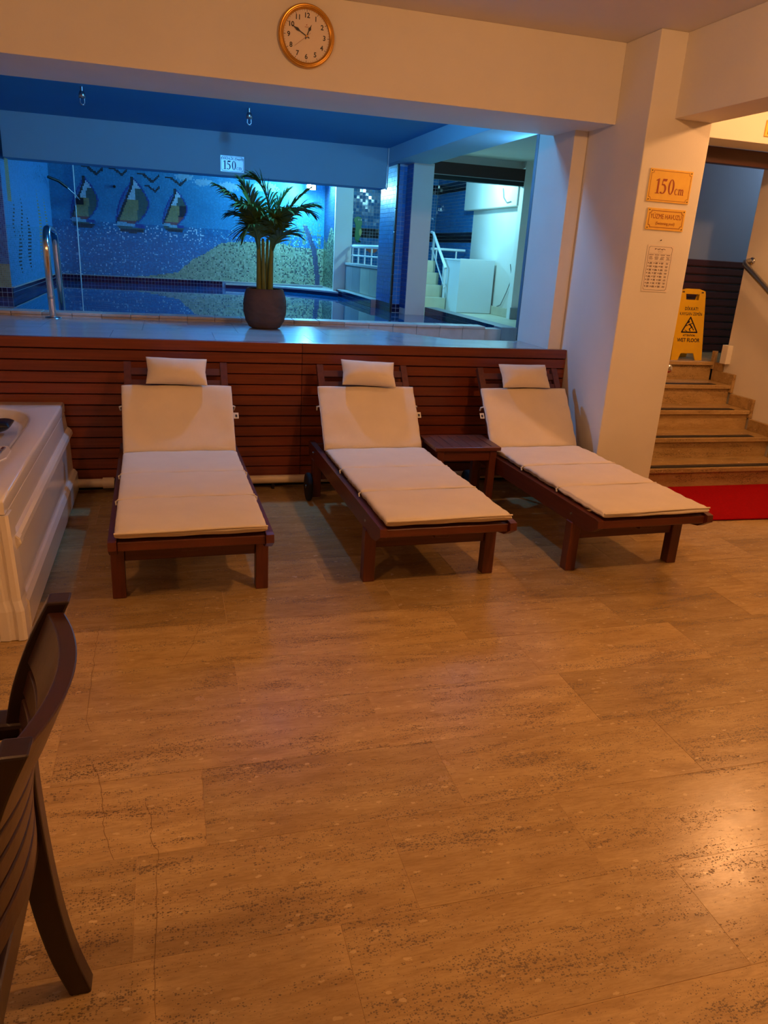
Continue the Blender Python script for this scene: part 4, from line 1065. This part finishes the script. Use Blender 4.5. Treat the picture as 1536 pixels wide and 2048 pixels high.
# ================================================================ WALL CLOCK
t = thing('wall_clock', 'round gold rimmed wall clock on the beam', 'clock', (.726, 4.357, 2.459))
RC = .1435
MB().lathe([(RC*.97, 0), (RC, -.006), (RC, -.016), (RC*.975, -.024), (RC*.945, -.027), (RC*.93, -.024), (RC*.915, -.025), (RC*.895, -.029), (RC*.872, -.026), (RC*.855, -.0235), (RC*.84, -.024), (RC*.825, -.020), (RC*.815, -.012)], n=72, axis='y').build('rim', M['gold'], t)
MB().lathe([(.0004, -.011), (RC*.82, -.011)], n=64, axis='y', smooth=False).build('dial', M['clockface'], t)
tk = MB()
for k in range(60):
    a = 2*math.pi*k/60; r0 = RC*(.745 if k % 5 == 0 else .775); r1 = RC*.805; d = Vector((math.sin(a), 0, math.cos(a)))
    tk.obox(d*(r0+r1)/2+Vector((0, -.0115, 0)), d, (0,1,0), d.cross(Vector((0,1,0))), (r1-r0)/2, .0003, .0011 if k % 5 == 0 else .0005)
tk.build('minute_marks', M['hand'], t)
for k in range(1, 13):
    a = 2*math.pi*k/12
    text('numeral', str(k), .031, M['hand'], t, (RC*.635*math.sin(a), -.0116, RC*.635*math.cos(a)), bold=.0007)
def hand(name, ang, ln, wd, y, tail=.015, diamond=True):
    a = R(ang); d = Vector((math.sin(a), 0, math.cos(a))); n_ = Vector((math.cos(a), 0, -math.sin(a))); c = Vector((0, y, 0))
    prof = [(-tail, wd*.5), (-tail*.3, wd*.5), (ln*.45, wd*.5), (ln*.62, wd*1.7), (ln*.80, wd*.5), (ln, wd*.12)] if diamond else [(-tail, wd*.5), (ln, wd*.4)]
    V = [c+d*s_+n_*w_ for s_, w_ in prof]+[c+d*s_-n_*w_ for s_, w_ in prof]; k = len(prof); F = [(i, i+1, k+i+1, k+i) for i in range(k-1)]
    V2 = [v+Vector((0, -.0008, 0)) for v in V]; m = MB().add(V, F); m.add(V2, F); m.build(name, M['hand'] if diamond else M['engrave'], t)
hand('hour_hand', 25, .058, .0045, -.0130)
hand('minute_hand', -61, .088, .0042, -.0145, .016)
hand('second_hand', -129, .078, .0012, -.0160, .025, False)
MB().tube([(0, -.011, 0), (0, -.0175, 0)], .0045, 12).build('cap', M['gold'], t)
lg = MB(); lg.obox((0, -.0115, .050), (1,0,0), (0,1,0), (0,0,1), .0022, .0003, .0022)
for k in range(5): lg.obox((-.008+k*.004, -.0115, .041), (1,0,0), (0,1,0), (0,0,1), .0014, .0003, .0014)
lg.build('maker_mark', M['engrave'], t)

# ================================================================ WET FLOOR SIGN
t = thing('wet_floor_sign', 'yellow folding wet floor sign on the stair landing', 'sign', (4.105, 5.44, .75), .02)
H, WB, WT = .555, .150, .122
def panel(name, y0, y1):
    def wz(z): return WB+(WT-WB)*z/H
    def pt(x, z, dy): return (x, y0+(y1-y0)*z/H+dy, z)
    # outline with cut-out foot and hand hole, as strips
    mb = MB(); th = .009
    def quad(P):
        V = [pt(x, z, -th/2) for x, z in P]+[pt(x, z, th/2) for x, z in P]; n_ = len(P)
        mb.add(V, [tuple(range(n_))[::-1], tuple(range(n_, 2*n_))]+[(i, (i+1) % n_, (i+1) % n_+n_, i+n_) for i in range(n_)])
    quad([(-wz(0), 0), (-.085, 0), (-.062, .055), (-wz(.055), .055)]); quad([(.085, 0), (wz(0), 0), (wz(.055), .055), (.062, .055)])
    quad([(-wz(.055), .055), (wz(.055), .055), (wz(.475), .475), (-wz(.475), .475)])
    quad([(-wz(.475), .475), (-.060, .475), (-.066, .520), (-wz(.520), .520)]); quad([(.060, .475), (wz(.475), .475), (wz(.520), .520), (.066, .520)])
    quad([(-wz(.520), .520), (wz(.520), .520), (wz(.545)-.004, .545), (.06, H+.006), (-.06, H+.006), (-wz(.545)+.004, .545)])
    return mb.build(name, M['yellow'], t)
panel('front_panel', -.07, .0); panel('back_panel', .13, .012)
tl = math.atan2(.07, H)
def onp(x, z): return (x, -.07+.07*z/H-.0055, z)
rot = (R(90)-tl, 0, 0)
text('lettering', 'DİKKAT!', .036, M['hand'], t, onp(0, .405), rot, sx=.9, bold=.0003)
text('lettering', 'KAYGAN ZEMİN', .036, M['hand'], t, onp(0, .365), rot, sx=.80, bold=0.0)
text('lettering', 'ATTENTION', .022, M['hand'], t, onp(0, .196), rot, sx=.95, bold=.0004)
text('lettering', 'WET FLOOR', .042, M['hand'], t, onp(0, .158), rot, sx=.92, bold=.0008)
tri = MB(); e = (Vector((1,0,0)), Vector((0, math.sin(tl), math.cos(tl))), Vector((0, -math.cos(tl), math.sin(tl))))
def stroke(x1, z1, x2, z2, w_):
    a, b = Vector(onp(x1, z1)), Vector(onp(x2, z2)); d = (b-a).normalized(); tri.obox((a+b)/2, d, e[2], d.cross(e[2]), (b-a).length/2+w_*.3, .0004, w_/2)
stroke(-.075, .222, .075, .222, .011); stroke(-.075, .222, 0, .340, .011); stroke(.075, .222, 0, .340, .011)
stroke(-.005, .285, .022, .262, .012); stroke(.022, .262, .040, .240, .008); stroke(.022, .262, -.004, .248, .008); stroke(-.004, .248, .008, .232, .008); stroke(-.005, .285, -.035, .272, .006); stroke(-.005, .285, .024, .292, .006); stroke(-.018, .300, -.010, .306, .016); stroke(-.045, .238, -.025, .230, .005)
tri.build('slip_pictogram', M['hand'], t)
for sx in (-1, 1):
    for k in range(2): MB().obox(onp(sx*(.098-k*.012), .535), e[0], e[1], e[2], .004, .006, .0006).build('corner_mark', M['hand'], t)
# ---- handrails of the stair
t = thing('stair_handrail', 'steel handrail on the wall of the stair', 'handrail', (4.275, 0, 0))
MB().tube([(.055, 5.125, 1.545), (.02, 5.13, 1.535), (0, 5.105, 1.515), (0, 5.06, 1.488), (0, 4.20, .992)], .021, 14).build('rail_tube', M['steel'], t)
MB().lathe([(.0005, 0), (.026, .002), (.028, .012), (.0005, .02)], n=20, axis='x').build('wall_flange', M['chrome'], t, (.052, 5.11, 1.545))
MB().tube([(.075, 4.55, 1.16), (.0, 4.55, 1.17)], .010, 8).build('bracket', M['steel'], t)
t = thing('column_handrail', 'steel handrail with round end on the stair side of the column', 'handrail', (3.005, 4.12, .862))
MB().tube([(.0, .02, .0), (0, .20, .06), (0, 1.1, .58)], .020, 12).build('rail_tube', M['steel'], t)
MB().ball((.022, 0, -.004), .030).build('end_ball', M['chrome'], t)
MB().tube([(-.04, .55, .24), (0, .55, .262)], .009, 8).build('bracket', M['steel'], t)

# ================================================================ RED CARPET
t = tag(soft(2.2, .70, .012, 60, 24, 30, 5, 2, .0006, lambda x, y, z: (x, y, z+.007)).build('red_carpet', M['red'], None, (4.16, 3.945, .001), (0, 0, -.04)), 'plain red carpet at the foot of the stairs', 'carpet')

# ================================================================ DECK ROOM CONTENTS
t = thing('white_cupboard', 'plain white cupboard beside the small steps of the deck room', 'cupboard', (3.395, 8.88, .80))
box(0, .440, .018, .62, 0, .600).build('body', M['panel'], t)
box(-.004, .444, 0, .018, .004, .628, bev=.002).build('front_panel', M['panel'], t)
box(-.004, .444, .019, .64, .602, .622, bev=.002).build('top', M['panel'], t)
st = thing('deck_steps', 'beige stone steps beside the white cupboard of the deck room', 'steps', (3.0, 9.28, .80))
for k in range(4):
    box(0, .385, .16*k, .16*k+.5, .145*k, .145*(k+1)-.0, bev=.002).build('step', M['beige'], st)
t = thing('step_railing', 'white tube railing following the deck room steps', 'railing', (3.36, 9.30, .80))
MB().tube([(0, -.02, .50), (0, .56, .92), (0, .64, .93)], .018, 12).build('top_rail', M['white_metal'], t)
MB().tube([(0, -.02, .27), (0, .56, .72)], .010, 8).build('middle_rail', M['white_metal'], t)
MB().tube([(0, .0, .145), (0, .0, .52)], .016, 10).build('post', M['white_metal'], t)
MB().tube([(0, .52, .435), (0, .52, .90)], .016, 10).build('post', M['white_metal'], t)
MB().tube([(0, .62, .725), (.48, .62, .725)], .018, 12).build('top_rail', M['white_metal'], t)
for x in (.08, .36): MB().tube([(x, .62, .585), (x, .62, .725)], .012, 8).build('baluster', M['white_metal'], t)
tag(MB().tube([(3.868, 9.0, .86), (3.855, 8.84, .872), (3.855, 8.63, .93), (3.855, 8.50, 1.08), (3.855, 8.39, 1.24), (3.79, 8.325, 1.40)], .005, 6).build('wall_cable', M['cable']), 'loose grey cable hanging by the skirting of the deck room', 'cable')
tag(MB().tube([(3.77, 8.70, 2.22), (3.77, 8.66, 2.12), (3.77, 8.56, 2.06), (3.77, 8.45, 2.07)], .005, 6).build('lamp_cable', M['cable']), 'thin cable looping on the overhang of the deck room', 'cable')
# stickers on the glazed wall: a green sea horse and an orange fish
t = thing('seahorse_sticker', 'green sea horse sticker on the glazed blue wall', 'sticker', (2.70, 11.303, 1.73))
def blob(name, P, mt_, y=0): MB().prism(P, y-.004, y, 'y').build(name, mt_, t)
cen = [(-.02, .13, .05), (0, .10, .055), (.0, .04, .04), (.005, -.02, .052), (-.005, -.08, .045), (-.015, -.13, .03), (.005, -.17, .02), (.035, -.165, .014)]
blob('body', [(x-r_, z) for x, z, r_ in cen]+[(x+r_, z) for x, z, r_ in cen[::-1]], M['green'])
blob('head', [(-.01+.062*math.cos(a), .13+.05*math.sin(a)) for a in [2*math.pi*k/20 for k in range(20)]], M['green'], -.001)
blob('belly', [(.03+.02*math.cos(a), -.03+.05*math.sin(a)) for a in [2*math.pi*k/14 for k in range(14)]], M['yolk'], -.005)
for x in (.0, .035): blob('eye', [(x+.011*math.cos(a), .138+.014*math.sin(a)) for a in [2*math.pi*k/12 for k in range(12)]], M['strap'], -.006)
t = thing('fish_sticker', 'orange fish sticker low on the glazed blue wall', 'sticker', (2.92, 11.303, 1.47))
blob('body', [(.075*math.cos(a), .045*math.sin(a)) for a in [2*math.pi*k/20 for k in range(20)]], M['orange'])
blob('tail_fin', [(-.06, 0), (-.12, .045), (-.12, -.045)], M['orange'])
blob('stripe', [(-.012, .044), (.012, .044), (.012, -.044), (-.012, -.044)], M['strap'], -.005)
